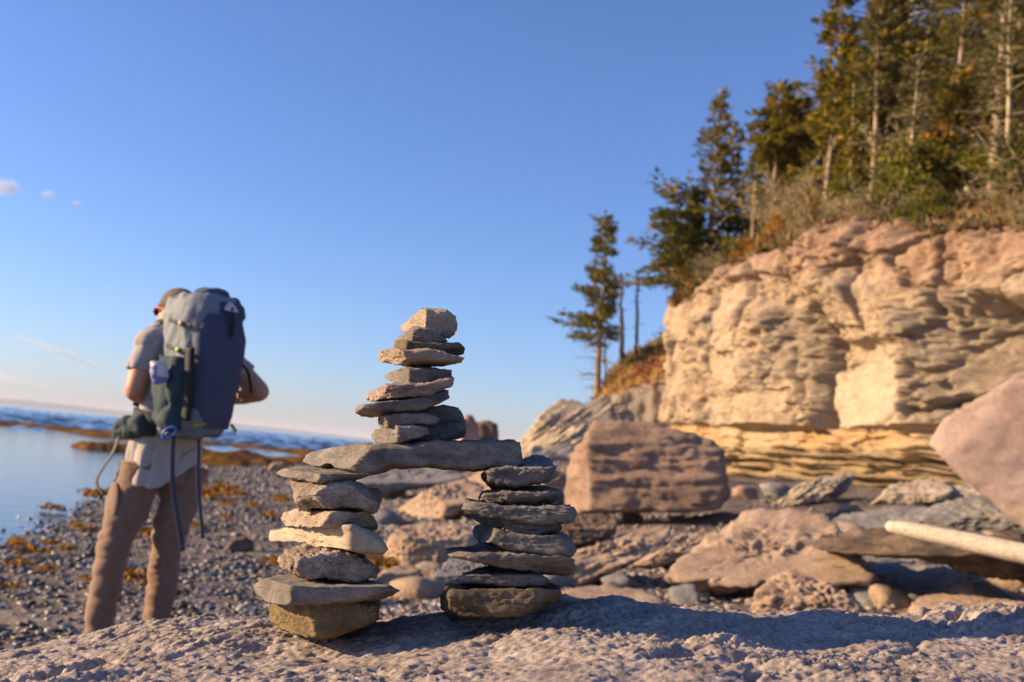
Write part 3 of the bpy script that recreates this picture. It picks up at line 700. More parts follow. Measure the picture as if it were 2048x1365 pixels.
boulder('boulder', [(1815, 1250), (1850, 1191), (1920, 1189), (1990, 1198), (2070, 1215), (2100, 1255)], M_b_tan, base=(1900, 1258), depth=.6, seed=37, nf=5, top=.3, rough=1.2,
        label='low tan rock peeping over the right end of the front slab')
boulder('boulder', [(766, 1112), (776, 1080), (800, 1053), (870, 1047), (930, 1056), (968, 1090), (962, 1134), (900, 1150), (840, 1140), (775, 1148)], M_b_tan, base=(860, 1150), depth=.75, seed=38, nf=4, ridge=-.6, ridge_y=.5, top=.35, pits=.7, bed=1.5,
        label='grey brown boulder with a sunlit left side, between the legs of the cairn')
boulder('boulder', [(795, 1018), (850, 983), (930, 956), (968, 975), (958, 1012), (900, 1034), (830, 1044)], M_b_tan, base=(880, 1040), depth=.9, seed=39, nf=4, ridge=.1, ridge_y=.8, top=-.2,
        label='low tan wedge shaped rock seen through the gap between the cairn legs')
boulder('boulder', [(915, 990), (932, 960), (960, 946), (1000, 946), (1040, 990), (1010, 1020), (940, 1018)], M_b_tan, base=(970, 1026), depth=.9, seed=40, nf=4, ridge=.2,
        label='rounded sandy boulder just behind the left side of the right cairn leg')
boulder('slab', [(1090, 1165), (1130, 1108), (1200, 1092), (1320, 1052), (1342, 1064), (1322, 1097), (1240, 1134), (1180, 1166), (1110, 1172)], M_b_tan, base=(1150, 1175), depth=.55, seed=41, nf=3, top=-.3, bed=4, lam=1.4, dip=.4, cat='rock',
        label='long narrow rock slab sloping up to the right beside the right cairn leg')
boulder('slab', [(1250, 1140), (1310, 1108), (1360, 1073), (1440, 1060), (1460, 1072), (1390, 1107), (1320, 1130)], M_b_tan, base=(1290, 1140), depth=.5, seed=42, nf=3, top=-.1, bed=4, lam=1.4, dip=.4, cat='rock',
        label='slim tan slab tucked between the long narrow slab and the flat rosy rock')
boulder('boulder', [(1100, 1080), (1128, 1038), (1200, 1026), (1236, 1040), (1228, 1070), (1150, 1096)], M_b_brown, base=(1170, 1096), depth=.7, seed=43, nf=5, top=.1,
        label='brown rock lying against the foot of the biggest boulder')
boulder('slab', [(850, 1170), (900, 1117), (960, 1110), (1010, 1150), (970, 1180), (900, 1176)], M_b_grey, base=(920, 1180), depth=.6, seed=44, nf=5, top=-.2, bed=4, cat='rock',
        label='grey ribbed slab behind the lower left of the right cairn leg')
boulder('boulder', [(740, 1165), (770, 1140), (815, 1128), (842, 1140), (835, 1160), (780, 1172)], M_b_tan, base=(790, 1172), depth=.7, seed=45, nf=5, top=.1, level=4,
        label='small flat tan rock below the sunlit boulder, right of the left cairn leg')
boulder('boulder', [(1030, 1200), (1110, 1185), (1200, 1172), (1290, 1180), (1330, 1210), (1300, 1240), (1100, 1240)], M_b_tan, base=(1180, 1240), depth=.6, seed=61, nf=5, top=-.2, level=4,
        label='low tan rubble rock just over the crest right of the cairn')
boulder('slab', [(1555, 1006), (1600, 970), (1660, 948), (1690, 950), (1672, 975), (1640, 1002), (1590, 1014)], M_b_pale, base=(1600, 1014), depth=.5, seed=46, nf=3, top=-.2, bed=4, lam=1.2, dip=.6, cat='rock',
        label='pale slab tilted up to the right at the foot of the cliff')
boulder('slab', [(1655, 990), (1680, 962), (1702, 948), (1712, 955), (1690, 985), (1664, 1000)], M_b_grey, base=(1665, 1003), depth=.6, seed=47, nf=4, level=4, cat='rock',
        label='thin grey splinter of rock leaning beside the pale tilted slab')
boulder('boulder', [(1775, 942), (1790, 910), (1830, 896), (1866, 908), (1872, 935), (1852, 958), (1800, 972), (1779, 964)], M_b_pale, base=(1800, 975), depth=.8, seed=48, nf=4, ridge=.3, ridge_y=.8, rough=.6,
        label='pale egg shaped boulder with a dark right side, below the cliff')
boulder('boulder', [(1745, 1010), (1790, 968), (1860, 956), (1900, 975), (1890, 1005), (1800, 1018)], M_b_pale, base=(1800, 1018), depth=.7, seed=49, nf=5, top=0,
        label='broad pale rock under the egg shaped boulder')
boulder('boulder', [(1850, 1004), (1890, 975), (1960, 960), (1995, 985), (1980, 1012), (1880, 1016)], M_b_pale, base=(1900, 1018), depth=.7, seed=50, nf=5, top=0,
        label='pale grey rock beside the underside of the huge pink boulder')
boulder('boulder', [(1868, 960), (1880, 930), (1930, 922), (1975, 950), (1965, 975), (1900, 978)], M_b_pale, base=(1900, 980), depth=.7, seed=51, nf=5,
        label='squat pale rock between the egg shaped boulder and the huge pink boulder')
boulder('boulder', [(1840, 1052), (1870, 1012), (1960, 990), (2040, 1020), (2060, 1062), (1960, 1080), (1870, 1075)], M_b_grey, base=(1920, 1075), depth=.8, seed=52, nf=5, top=-.1,
        label='shaded blue grey rock beneath the huge pink boulder')
boulder('slab', [(1640, 1058), (1690, 1030), (1800, 1012), (1890, 1020), (1900, 1048), (1800, 1062), (1700, 1070)], M_b_grey, base=(1740, 1066), depth=.8, seed=53, nf=4, top=-.4, bed=5, cat='rock',
        label='flat blue grey ledge in shadow behind the tip of the driftwood pole')
boulder('boulder', [(1700, 1110), (1730, 1085), (1800, 1080), (1850, 1105), (1830, 1138), (1740, 1140)], M_b_grey, base=(1760, 1142), depth=.7, seed=54, nf=5, top=0,
        label='rounded blue grey rock under the tip of the driftwood pole')
boulder('boulder', [(700, 975), (740, 940), (830, 930), (905, 938), (930, 955), (860, 975), (760, 985)], M_b_grey, Y=19, depth=.5, seed=55, nf=5, top=-.3, bed=5,
        label='low blue grey ledge visible under the lintel')
boulder('boulder', [(806, 945), (812, 922), (880, 918), (960, 922), (970, 940), (890, 948)], M_b_tan, Y=23, depth=.5, seed=56, nf=4, level=4,
        label='small tan block far off just below the underside of the lintel')
boulder('boulder', [(536, 940), (545, 926), (566, 924), (578, 936), (570, 944), (548, 945)], M_b_tan, base=(556, 945), depth=.8, seed=57, nf=4, level=4,
        label='small orange lit boulder at the water edge left of the cairn')
boulder('boulder', [(455, 1098), (462, 1082), (490, 1074), (508, 1084), (506, 1100), (478, 1106)], M_b_brown, base=(480, 1106), depth=.8, seed=58, nf=4, level=4,
        label='small brown boulder on the shingle between hiker and cairn')
boulder('boulder', [(1075, 1000), (1085, 960), (1110, 940), (1140, 960), (1140, 1010), (1100, 1020)], M_b_pink, base=(1110, 1022), depth=.8, seed=59, nf=4,
        label='pinkish boulder hiding between the right cairn leg and the biggest boulder')
boulder('boulder', [(918, 930), (921, 845), (932, 829), (945, 832), (956, 850), (962, 930)], M_b_pink, Y=24, depth=1.2, seed=60, nf=3, level=4,
        label='upright rounded pinkish rock on the skyline behind the upper tower')
boulder('boulder', [(940, 930), (948, 846), (975, 842), (995, 848), (998, 930)], M_b_brown, Y=25, depth=1.1, seed=62, nf=2, level=4, kx=12,
        label='square dark brown rock on the skyline right of the upper tower')
# leaning slabs below the hill
boulder('slab', [(1000, 930), (1040, 880), (1090, 818), (1125, 794), (1172, 808), (1190, 832), (1130, 880), (1040, 945)], M_b_pale, Y=27, depth=.5, seed=63, nf=1, ridge=.45, ridge_y=.9, rough=.8, kx=14, top=-.3, bed=5, lam=1.6, dip=.6, cat='rock',
        label='farthest dark topped rock slab leaning against the sky')
boulder('slab', [(1030, 928), (1062, 888), (1130, 838), (1213, 786), (1226, 800), (1160, 858), (1070, 925)], M_b_pale, Y=24, depth=.4, seed=64, nf=1, ridge=.45, ridge_y=.9, top=-.3, bed=6, rough=.8, kx=14, lam=1.6, dip=.6, level=6, cat='rock',
        label='long pale slab leaning up to the right above the biggest boulder')
boulder('slab', [(1040, 950), (1090, 912), (1160, 852), (1228, 806), (1234, 840), (1206, 872), (1150, 908), (1070, 958)], M_b_pale, Y=22.5, depth=.4, seed=164, nf=1, ridge=.45, ridge_y=.9, top=-.4, bed=6, rough=.9, kx=14, lam=1.6, dip=.6, cat='rock',
        label='second pale slab lying against the underside of the long leaning slab')
boulder('slab', [(1000, 968), (1035, 925), (1090, 900), (1140, 884), (1150, 898), (1110, 935), (1050, 972)], M_b_grey, Y=20, depth=.5, seed=65, nf=1, rough=.9, kx=12, top=-.4, bed=4, lam=1.4, dip=.5, cat='rock',
        label='blue grey slab at the bottom of the leaning slabs')
boulder('boulder', [(1195, 870), (1215, 815), (1240, 800), (1268, 830), (1270, 880), (1210, 890)], M_b_pale, Y=25, depth=.7, seed=66, nf=4,
        label='pale pointed rock behind the top of the biggest boulder')
# loose rubble: cobbles on the beach between the boulders
cob = []
for k in range(5):
    o = rock('cobble', [(1000 + 40 * math.cos(a) * (1 + .25 * rnd.uniform(-1, 1)), 1000 + 22 * math.sin(a) * (1 + .3 * rnd.uniform(-1, 1))) for a in np.linspace(0, 6.28, 10)[:-1]], 10, .16, [M_b_tan, M_b_grey, M_b_pale, M_b_pink, M_b_grey][k], seed=100 + k, level=3, nf=6)
    cob.append(o)
spots = []
for k in range(150):
    px = rnd.uniform(620, 2040); py = rnd.uniform(955, 1215)
    spots.append((px, py))
for k, (px, py) in enumerate(spots):
    Y = ground_hit(px, py)
    if Y > 60: continue
    p = P(px, py, Y)
    o = cob[k] if k < 5 else cob[k % 5].copy()
    if k >= 5: C.objects.link(o)
    o.location = (p[0], p[1], G(p[0], p[1]) + .04); s = rnd.uniform(.25, 1.0) ** 1.5 * 1.1 * (.5 + Y / 16)
    o.scale = (s, s, s); o.rotation_euler = (rnd.uniform(-.3, .3), rnd.uniform(-.3, .3), rnd.uniform(0, 6.28))
    tag(o, 'loose angular stone scattered on the beach between the boulders', 'stone', 'loose stones scattered among the boulders')

# ------------------------------------------------------------------ driftwood pole
a = P(1772, 1052, 6.75); b = P(2048, 1108, 6.3); e = b + (b - a) * 1.3
pts = spline([a, a + (b - a) * .3 + [0, 0, .004], b, e], 60)
rr = np.interp(np.linspace(0, 1, 60), [0, .012, .05, .2, 1], [.016, .032, .040, .052, .075])
tv, tf = tube(pts, rr, 20)
tv = tv + (fbm(tv * np.array([4, 4, 30]), 3, 8) * .004)[:, None]
t = NT('bleached_driftwood'); v = t.coord(scale=(2, 25, 25))
t.l(t.ramp(t.noise(v, 3, 6, .6), [(.3, (.30, .235, .16)), (.45, (.48, .40, .30)), (.62, (.58, .50, .39)), (.75, (.63, .56, .46))]), t.b.inputs['Base Color']); t.b.inputs['Roughness'].default_value = .7
t.bump(t.noise(v, 12, 5, .6), .5, .004)
tag(centred('driftwood_pole', tv, tf, t.m), 'smooth bleached driftwood pole resting on the dark ledge at the right', 'driftwood')

# ------------------------------------------------------------------ small clouds over the water
def cloud_mat(name, dens, sc):
    m_ = bpy.data.materials.new(name); m_.use_nodes = True; nt_ = m_.node_tree; nt_.nodes.remove(nt_.nodes['Principled BSDF'])
    pv_ = nt_.nodes.new('ShaderNodeVolumePrincipled'); pv_.inputs['Color'].default_value = (1, .97, .95, 1); pv_.inputs['Anisotropy'].default_value = .2
    tc = nt_.nodes.new('ShaderNodeTexCoord'); nz_ = nt_.nodes.new('ShaderNodeTexNoise'); nz_.inputs['Scale'].default_value = sc; nz_.inputs['Detail'].default_value = 4
    gr = nt_.nodes.new('ShaderNodeVectorMath'); gr.operation = 'LENGTH'
    mp = nt_.nodes.new('ShaderNodeMapping'); mp.vector_type = 'POINT'; mp.inputs['Location'].default_value = (-1, -1, -1); mp.inputs['Scale'].default_value = (2, 2, 2)
    nt_.links.new(tc.outputs['Generated'], mp.inputs[0]); nt_.links.new(mp.outputs[0], gr.inputs[0]); nt_.links.new(tc.outputs['Generated'], nz_.inputs['Vector'])
    def mth(op, a, b):
        x = nt_.nodes.new('ShaderNodeMath'); x.operation = op
        for i, q in ((0, a), (1, b)):
            if hasattr(q, 'links'): nt_.links.new(q, x.inputs[i])
            else: x.inputs[i].default_value = q
        return x.outputs[0]
    fall = mth('SUBTRACT', 1.0, gr.outputs['Value']); k = mth('MULTIPLY', mth('MAXIMUM', mth('SUBTRACT', mth('ADD', fall, mth('MULTIPLY', nz_.outputs['Fac'], 1.2)), .75), 0.0), dens)
    nt_.links.new(k, pv_.inputs['Density']); nt_.links.new(pv_.outputs[0], nt_.nodes['Material Output'].inputs['Volume'])
    return m_
def cloud(px, py, w_, h_, dens, sc, label, tilt=0):
    Yc_ = 4000; c = P(px, py, Yc_); a, b = w_ / F * Yc_ / 2, h_ / F * Yc_ / 2
    v_, f_ = ico(3); o = obj('cloud', mesh('cloud', v_ * np.array([a, max(b, a * .5), b]), f_, cloud_mat('cloud_vapour', dens / b, sc)), loc=c)
    o.rotation_euler = (0, R(tilt), 0)
    tag(o, label, 'cloud')
cloud(12, 376, 80, 46, 1.4, 5, 'largest of three small white clouds, at the left edge of the sky')
cloud(95, 391, 46, 24, 1.1, 5, 'middle one of three small white clouds in the left sky')
cloud(152, 409, 32, 18, 1.0, 5, 'smallest and lowest of three small white clouds in the left sky')
cloud(120, 705, 260, 16, .16, 4, 'long faint streak of cloud low in the sky left of the hiker', 16)
cloud(20, 758, 200, 18, .16, 4, 'faint low band of cloud just above the horizon at the left edge', 6)

# ------------------------------------------------------------------ sea haze that pales the far shore
hm = bpy.data.materials.new('sea_haze'); hm.use_nodes = True; ht = hm.node_tree; ht.nodes.remove(ht.nodes['Principled BSDF'])
hp = ht.nodes.new('ShaderNodeVolumePrincipled'); hp.inputs['Color'].default_value = (.86, .9, 1, 1); hp.inputs['Density'].default_value = .00014; hp.inputs['Anisotropy'].default_value = 0
ht.links.new(hp.outputs[0], ht.nodes['Material Output'].inputs['Volume'])
hx = [(x, y, z) for z in (-4.0, 60.0) for x, y in ((-45000, -60), (45000, -60), (45000, 52000), (-45000, 52000))]
tag(obj('haze', mesh('haze', hx, [(3, 2, 1, 0), (4, 5, 6, 7), (0, 1, 5, 4), (1, 2, 6, 5), (2, 3, 7, 6), (3, 0, 4, 7)], hm, False)), kind='stuff')
# ------------------------------------------------------------------ cliff
PLAN = np.array([(13.0, 60), (8.2, 46), (6.2, 38), (5.35, 34.0), (5.9, 31.0), (8.2, 24.0), (10.2, 18.5), (12.6, 13.0), (16.5, 8.0), (22, 3)], float)
_seg = np.concatenate([[0], np.cumsum(np.linalg.norm(np.diff(PLAN, axis=0), axis=1))])
def plan(s):
    s = np.asarray(s, float)
    x = np.interp(s, _seg, PLAN[:, 0]); y = np.interp(s, _seg, PLAN[:, 1])
    e = .8
    dx = np.interp(s + e, _seg, PLAN[:, 0]) - np.interp(s - e, _seg, PLAN[:, 0]); dy = np.interp(s + e, _seg, PLAN[:, 1]) - np.interp(s - e, _seg, PLAN[:, 1])
    l = np.hypot(dx, dy)
    return x, y, dy / l, -dx / l          # outward normal (towards the beach)
TOPL = np.array([(900, 640), (1335, 598), (1380, 555), (1420, 520), (1480, 498), (1530, 470), (1600, 446), (1700, 432), (1760, 434), (1900, 430), (2048, 424), (2500, 410), (4000, 380)], float)
def ztop(x, y):
    z = np.full_like(x, 7.0)
    for _ in range(4):
        p = np.stack([x, y, z], 1) - CAM
        zz = p @ fwd; px = np.where(zz > .5, 1024 + F * (p @ rt) / np.maximum(zz, .5), 4000)
        py = np.interp(px, TOPL[:, 0], TOPL[:, 1])
        d = fwd[None] * F + rt[None] * (px - 1024)[:, None] + up[None] * (682.5 - py)[:, None]
        z = CZ + d[:, 2] / d[:, 1] * y
    return np.clip(z, 5.5, 9.5)
s_all = np.concatenate([np.linspace(0, 24, 60), np.linspace(24.06, 52, 640), np.linspace(52.3, _seg[-1], 60)])
sx_, sy_, snx, sny = plan(s_all)
k_ = np.ones(41) / 41
szt = np.convolve(np.pad(ztop(sx_, sy_), 20, 'edge'), k_, 'valid')
szb = G(sx_, sy_) - .6
NT_ = 420
tt = np.linspace(0, 1, NT_)
Xc = np.repeat(sx_[:, None], NT_, 1); Yc = np.repeat(sy_[:, None], NT_, 1)
Zc = szb[:, None] + (szt - szb)[:, None] * tt[None]
V0 = np.stack([Xc.ravel(), Yc.ravel(), Zc.ravel()], 1)
Nx = np.repeat(snx, NT_); Ny = np.repeat(sny, NT_); Tt = np.tile(tt, len(s_all))
q = V0 - CAM; zz = np.maximum(q @ fwd, .5)
U = 1024 + F * (q @ rt) / zz; Vp = 682.5 - F * (q @ up) / zz
sS = np.repeat(s_all, NT_)
wob = fbm(V0 * .9, 4, 201)
Uw = U + wob * 16; Vw = Vp + fbm(V0 * .8 + 9, 4, 203) * 14
D = np.zeros(len(V0))
vb = np.interp(U, [1300, 1600, 1880, 2100], [846, 856, 852, 850])
base = sstep(-5, 4, Vw * .25 + Vp * .75 - vb); up_ = 1 - base
# big stepped buttresses: each has a long sunny face towards the sea and a short face turned to the camera
ub = U + wob * 9
big = np.interp(ub, [1200, 1330, 1545, 1640, 1652, 1815, 1990, 2120, 2300, 2600], [0, 0, .75, -.25, -.15, .40, -1.35, -.5, .4, -.6])
bot = np.interp(ub, [1200, 1330, 1520, 1640, 1652, 1815, 1990, 2120, 2300, 2600], [0, 0, .35, .05, .0, .30, -1.1, -.5, .3, -.5])
topb = np.interp(ub, [1200, 1330, 1480, 1560, 1600, 1680, 1850, 2100, 2400], [0, .1, .1, -.35, .15, .75, .1, .3, 0])
kt = sstep(640, 575, Vw); kb = sstep(760, 800, Vw)
D += (big * (1 - kt) * (1 - kb) + topb * kt + bot * kb) * up_ + bot * base
D -= base * .42
bedn = fbm(np.stack([sS * .25, Zc.ravel() * 6.5 + .15 * wob, sS * 0], 1), 3, 205)
bed2 = pn(np.stack([sS * .12, Zc.ravel() * 11, sS * 0], 1), 207)
low = sstep(892, 906, Vw)
D += base * (np.tanh(bedn * 5) * (.05 + .28 * low) + bed2 * (.05 + .12 * low)) - low * base * .12
jx1, jx2, jid = worley(np.stack([sS * .55 + wob * .1, Zc.ravel() * 1.5 + wob * .12, sS * 0 + 3], 1), 209)
D += base * ((jid - .5) * .30 - .10 * sstep(.05, .0, jx2 - jx1)) + base * fbm(V0 * np.array([2, 2, 5]), 5, 259, .62) * .12
# broad joints and rough broken skin on the bulk
c1, c2, cid = worley(np.stack([sS * .22, Zc.ravel() * .42, sS * 0 + 1], 1) + np.stack([wob, wob * .6, wob * 0], 1) * .3, 211)
D += up_ * ((cid - .5) * .42 - .22 * sstep(.04, 0, c2 - c1))
patch = sstep(-.15, .25, fbm(V0 * .33 + 3, 3, 227))           # rough versus smooth areas
D += up_ * fbm(V0 * np.array([.4, .4, .55]), 3, 213, .45) * .34
rr_ = 1 - np.abs(fbm(V0 * np.array([.9, .9, 1.3]), 4, 215, .55))
D -= up_ * rr_ ** 9 * .20 * (.3 + .7 * patch)
D += fbm(V0 * 3.2, 6, 217, .66) * .12 * (.35 + .65 * patch)
w1, w2, wid = worley(V0 * np.array([1.5, 1.5, 2.6]), 221)
D += up_ * ((wid - .5) * .24 - .05 * sstep(.1, 0, w2 - w1)) * (.25 + .75 * patch)
for fz, am, sd in ((.85, .22, 281), (1.9, .13, 283), (4.2, .07, 285)):
    ff1, ff2, fid = worley(V0 * fz * np.array([1, 1, 1.7]) + .25 * np.stack([wob, wob, wob], 1), sd)
    sl1 = pn(np.stack([fid * 91.7, fid * 17.3, fid * 0], 1), sd) * 1.6; sl2 = pn(np.stack([fid * 37.1, fid * 71.9, fid * 0 + 5], 1), sd) * 1.6
    D += up_ * am * (fid - .5 + (sl1 * np.sin(sS * fz * 2.1) + sl2 * np.sin(Zc.ravel() * fz * 2.4)) * .55) * (.35 + .65 * patch)
strat = np.tanh(fbm(np.stack([sS * .07, Zc.ravel() * 2.4 + wob * .2, sS * 0], 1), 4, 219) * 4) * .05
D += up_ * strat
pk1, _, _ = worley(V0 * 3.0 + 2, 223); D -= up_ * sstep(.34, .1, pk1) * .13 * sstep(-.1, .3, fbm(V0 * .6, 2, 225))
# the tall crack
Dc = np.exp(-((U + wob * 7 - 1644) / 8.5) ** 2) * sstep(598, 640, Vw) * up_
D -= Dc * 1.5
for cu, v0_, v1_, wd_, dp_, ph in ((1428, 560, 800, 4, .6, 1), (1500, 520, 720, 4.5, .7, 2), (1575, 470, 640, 4, .5, 3), (1742, 450, 660, 5, .7, 4), (1880, 440, 640, 6, .8, 5), (1385, 620, 850, 3.5, .5, 6), (1600, 700, 850, 4, .5, 7)):
    wv_ = fbm(np.stack([Zc.ravel() * .7, sS * 0, sS * 0 + ph], 1), 4, 270 + ph) * 26
    D -= np.exp(-((U + wv_ - cu) / wd_) ** 2) * sstep(v0_ - 15, v0_ + 15, Vw) * sstep(v1_ + 15, v1_ - 15, Vw) * dp_ * .55 * up_
    D += sstep(cu - 70, cu - 6, U + wv_) * sstep(cu, cu - 5, U + wv_) * sstep(v0_ - 15, v0_ + 25, Vw) * sstep(v1_ + 15, v1_ - 25, Vw) * .05 * up_
# recess under the hanging block, smooth planar block below it
ln_ = 748 - (U - 1650) * .2
rec = sstep(1650, 1662, Uw) * sstep(1836, 1790, Uw) * sstep(672, 690, Vw) * sstep(ln_ + 6, ln_ - 8, Vw)
D -= rec * .5
blk = sstep(1650, 1658, Uw) * sstep(1820, 1812, Uw) * sstep(ln_ - 10, ln_ + 10, Vw + wob * 12) * up_
flat = blk[:]
D = D * (1 - flat * .7) + flat * np.interp(U, [1650, 1815], [-.28, .26]) + flat * fbm(V0 * 1.2, 4, 261) * .05
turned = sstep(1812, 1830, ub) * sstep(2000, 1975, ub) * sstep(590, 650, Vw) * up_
D += turned * (-strat * .8 + fbm(V0 * 2.2, 5, 263, .6) * .05)
topz = sstep(560, 470, Vw) * up_
fl = fbm(np.stack([sS * 1.1, Zc.ravel() * .25, sS * 0], 1), 4, 231)
D += topz * (fbm(V0 * np.array([2.2, 2.2, 2.8]), 5, 291, .62) * .26 - .10 * (1 - np.abs(fbm(V0 * 1.6, 4, 293))) ** 6)
D += topz * (fl * .5 - .1) - sstep(.86, 1.0, Tt) ** 2 * (.75 + fbm(V0 * 1.5, 3, 277) * .5)
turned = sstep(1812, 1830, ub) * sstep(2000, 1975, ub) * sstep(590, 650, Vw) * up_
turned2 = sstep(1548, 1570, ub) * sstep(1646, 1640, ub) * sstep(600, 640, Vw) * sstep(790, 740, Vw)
P3 = V0 + np.stack([Nx * D, Ny * D, D * 0], 1)
P3[:, 2] += fbm(V0 * 1.3, 3, 233) * .08 * (Tt > .02)
# stone colours by bed, with shade painted into turned faces and mottled patches
cream = np.array([.46, .355, .255]); pale = np.array([.53, .43, .32]); pinkb = np.array([.36, .235, .17]); greyb = np.array([.35, .295, .235]); orange = np.array([.50, .29, .12]); yel = np.array([.52, .385, .235]); olive = np.array([.30, .235, .14]); brown = np.array([.26, .165, .105])
def lerp(a, b, t): return a + (b - a) * t[:, None]
col = np.tile(cream, (len(V0), 1))
n1 = fbm(V0 * .55, 5, 241, .6); n2 = fbm(V0 * 1.4, 5, 243, .6); n3 = fbm(np.stack([sS * .15, Zc.ravel() * 1.6, sS * 0], 1), 4, 245)
col = lerp(col, greyb, sstep(.0, .35, n1) * .85)
col = lerp(col, pale, np.clip(flat * .8, 0, 1))
col = lerp(col, greyb * .85, np.clip(turned * .75 + turned2 * .6, 0, 1))  # painted shade: faces turned to the camera are greyed and darkened
mott = fbm(V0 * np.array([1.1, 1.1, 1.8]), 5, 249, .65); col = lerp(col, greyb * .78, sstep(.12, .4, mott) * (1 - flat) * .7)  # mottled grey of the pitted skin, painted in as shade patches for contrast
vs_ = fbm(np.stack([sS * 2.2, Zc.ravel() * .3, sS * 0], 1), 4, 251); col = lerp(col, brown * 1.3, sstep(.2, .5, vs_) * sstep(700, 520, Vw) * .5)
col = lerp(col, pinkb, sstep(600, 500, Vw + n1 * 70) * .8)
col = lerp(col, brown, sstep(.02, .3, n2) * sstep(640, 520, Vw) * .85)
col = lerp(col, brown * 1.2, sstep(.25, .5, n2) * .5)
col = lerp(col, yel, base * .65)
col = lerp(col, orange, base * sstep(900, 880, Vw) * sstep(.0, .35, n1 + n3) * .6)
col = lerp(col, olive, base * sstep(885, 905, Vw) * sstep(-.3, .15, n3) * .85)
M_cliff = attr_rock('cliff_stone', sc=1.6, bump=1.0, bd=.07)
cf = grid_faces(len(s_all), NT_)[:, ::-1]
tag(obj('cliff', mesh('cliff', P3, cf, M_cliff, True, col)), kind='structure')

# ------------------------------------------------------------------ wooded slope above the cliff
NS, NI = 300, 120
ss = np.linspace(0, _seg[-1], NS); ix, iy, inx, iny = plan(ss)
itop = np.interp(ss, s_all, szt)
kk_ = np.ones(31) / 31
inx = np.convolve(np.pad(inx, 15, 'edge'), kk_, 'valid'); iny = np.convolve(np.pad(iny, 15, 'edge'), kk_, 'valid'); il = np.hypot(inx, iny); inx /= il; iny /= il
inn = np.concatenate([np.linspace(.25, 4, 60), np.linspace(4.2, 30, 60)])
def slope_rise(n): return np.where(n < 2.2, .48 * np.maximum(n, 0), 1.056 + (np.maximum(n, 2.2) - 2.2) * .74) - np.where(n < 0, -n * .6, 0)
SX = ix[:, None] - inx[:, None] * inn[None]; SY = iy[:, None] - iny[:, None] * inn[None]
SZ = itop[:, None] - .30 + slope_rise(inn)[None] * (.45 + .55 * sstep(19, 34, ss))[:, None]
sp = np.stack([SX.ravel(), SY.ravel(), SZ.ravel()], 1)
nz = fbm(sp * np.array([.5, .5, 0]), 4, 301) * .55 + fbm(sp * np.array([2, 2, 0]), 4, 303) * .16
sp[:, 2] += nz * np.tile(np.clip(inn + .5, .25, 1), NS)
lip = np.tile(sstep(1.6, .2, inn), NS)
rag = fbm(sp * np.array([.7, .7, .2]), 4, 309, .6) * 1.0 + fbm(sp * np.array([2.6, 2.6, .5]), 4, 310, .6) * .5
sp[:, 0] += np.repeat(inx, NI) * rag * lip * .7; sp[:, 1] += np.repeat(iny, NI) * rag * lip * .7
sp[:, 2] += (fbm(sp * np.array([1.8, 1.8, 1.8]), 4, 312, .6) * .35 - .12) * lip
soil = np.array([.20, .115, .065]); straw = np.array([.30, .215, .10]); moss = np.array([.13, .13, .035]); roots = np.array([.30, .20, .14])
g1 = fbm(sp * np.array([.9, .9, .9]), 5, 305, .6); g2 = fbm(sp * np.array([.5, .5, .5]) + 4, 4, 307)
sc_ = lerp(np.tile(soil, (len(sp), 1)), straw, sstep(-.05, .25, g1)); sc_ = lerp(sc_, moss, sstep(.1, .4, g2) * .8); sc_ = lerp(sc_, roots, sstep(1.5, .2, np.tile(inn, NS)) * .6)
M_soil = attr_rock('soil_and_litter', sc=3, bump=1, bd=.08)
sf_ = grid_faces(NS, NI)
tag(obj('hillside', mesh('hillside', sp, sf_[:, ::-1], M_soil, True, sc_)), kind='structure')
HILL = BVHTree.FromPolygons([tuple(x) for x in sp], [tuple(x) for x in sf_.tolist()])

# far spur of the coast left of the cliff
RID = np.array([(1060, 930), (1150, 860), (1178, 812), (1192, 790), (1205, 768), (1228, 736), (1262, 706), (1300, 690), (1330, 664), (1420, 600), (1560, 540)], float)
BAS = np.array([(1060, 935), (1178, 870), (1230, 852), (1330, 850), (1560, 850)], float)
pxs = np.linspace(1060, 1560, 200); ts = np.linspace(0, 1.5, 88); V = []
_b0 = np.array([P(a, b, 41) for a, b in zip(pxs, np.interp(pxs, BAS[:, 0], BAS[:, 1]))])
for dy_, dz_ in ((-.5, -3.2), (-.25, -1.6)): V.append(_b0 + np.array([0, dy_, dz_]))
for t_ in ts:
    Y = 41 + t_ * 9
    if t_ <= 1:
        # a steep grey foot, then a grassy slope
        f_ = .42 * sstep(0, .16, np.array([t_]))[0] + .58 * t_
    else: f_ = 1 - (t_ - 1) * .9
    py = np.interp(pxs, BAS[:, 0], BAS[:, 1]) * (1 - f_) + np.interp(pxs, RID[:, 0], RID[:, 1]) * f_
    V.append(np.array([P(a, b, Y) for a, b in zip(pxs, py)]))
V = np.concatenate(V)
V[:, 2] += fbm(V * np.array([.6, .6, .2]), 5, 311, .6) * .4; V[:, 1] += fbm(V * .9, 4, 313) * .6
Tq = np.repeat(np.concatenate([[0, 0], ts]), 200); h1 = fbm(V * .7, 4, 315); h2 = fbm(V * 1.5, 4, 317)
cc = lerp(np.tile([.36, .31, .25], (len(V), 1)), np.array([.34, .20, .07]), sstep(.1, .25, Tq + h2 * .1))
cc = lerp(cc, np.array([.20, .055, .03]), sstep(.02, .25, h1) * sstep(.15, .3, Tq)); cc = lerp(cc, np.array([.10, .10, .03]), sstep(.55, .75, Tq + h2 * .25))
cc = lerp(cc, np.array([.36, .27, .20]), sstep(.15, .35, h2) * .7)
gf = grid_faces(90, 200)
tag(obj('hill', mesh('hill', V, gf, M_soil, True, cc)), kind='structure')
SPUR = BVHTree.FromPolygons([tuple(x) for x in V], [tuple(x) for x in gf.tolist()])
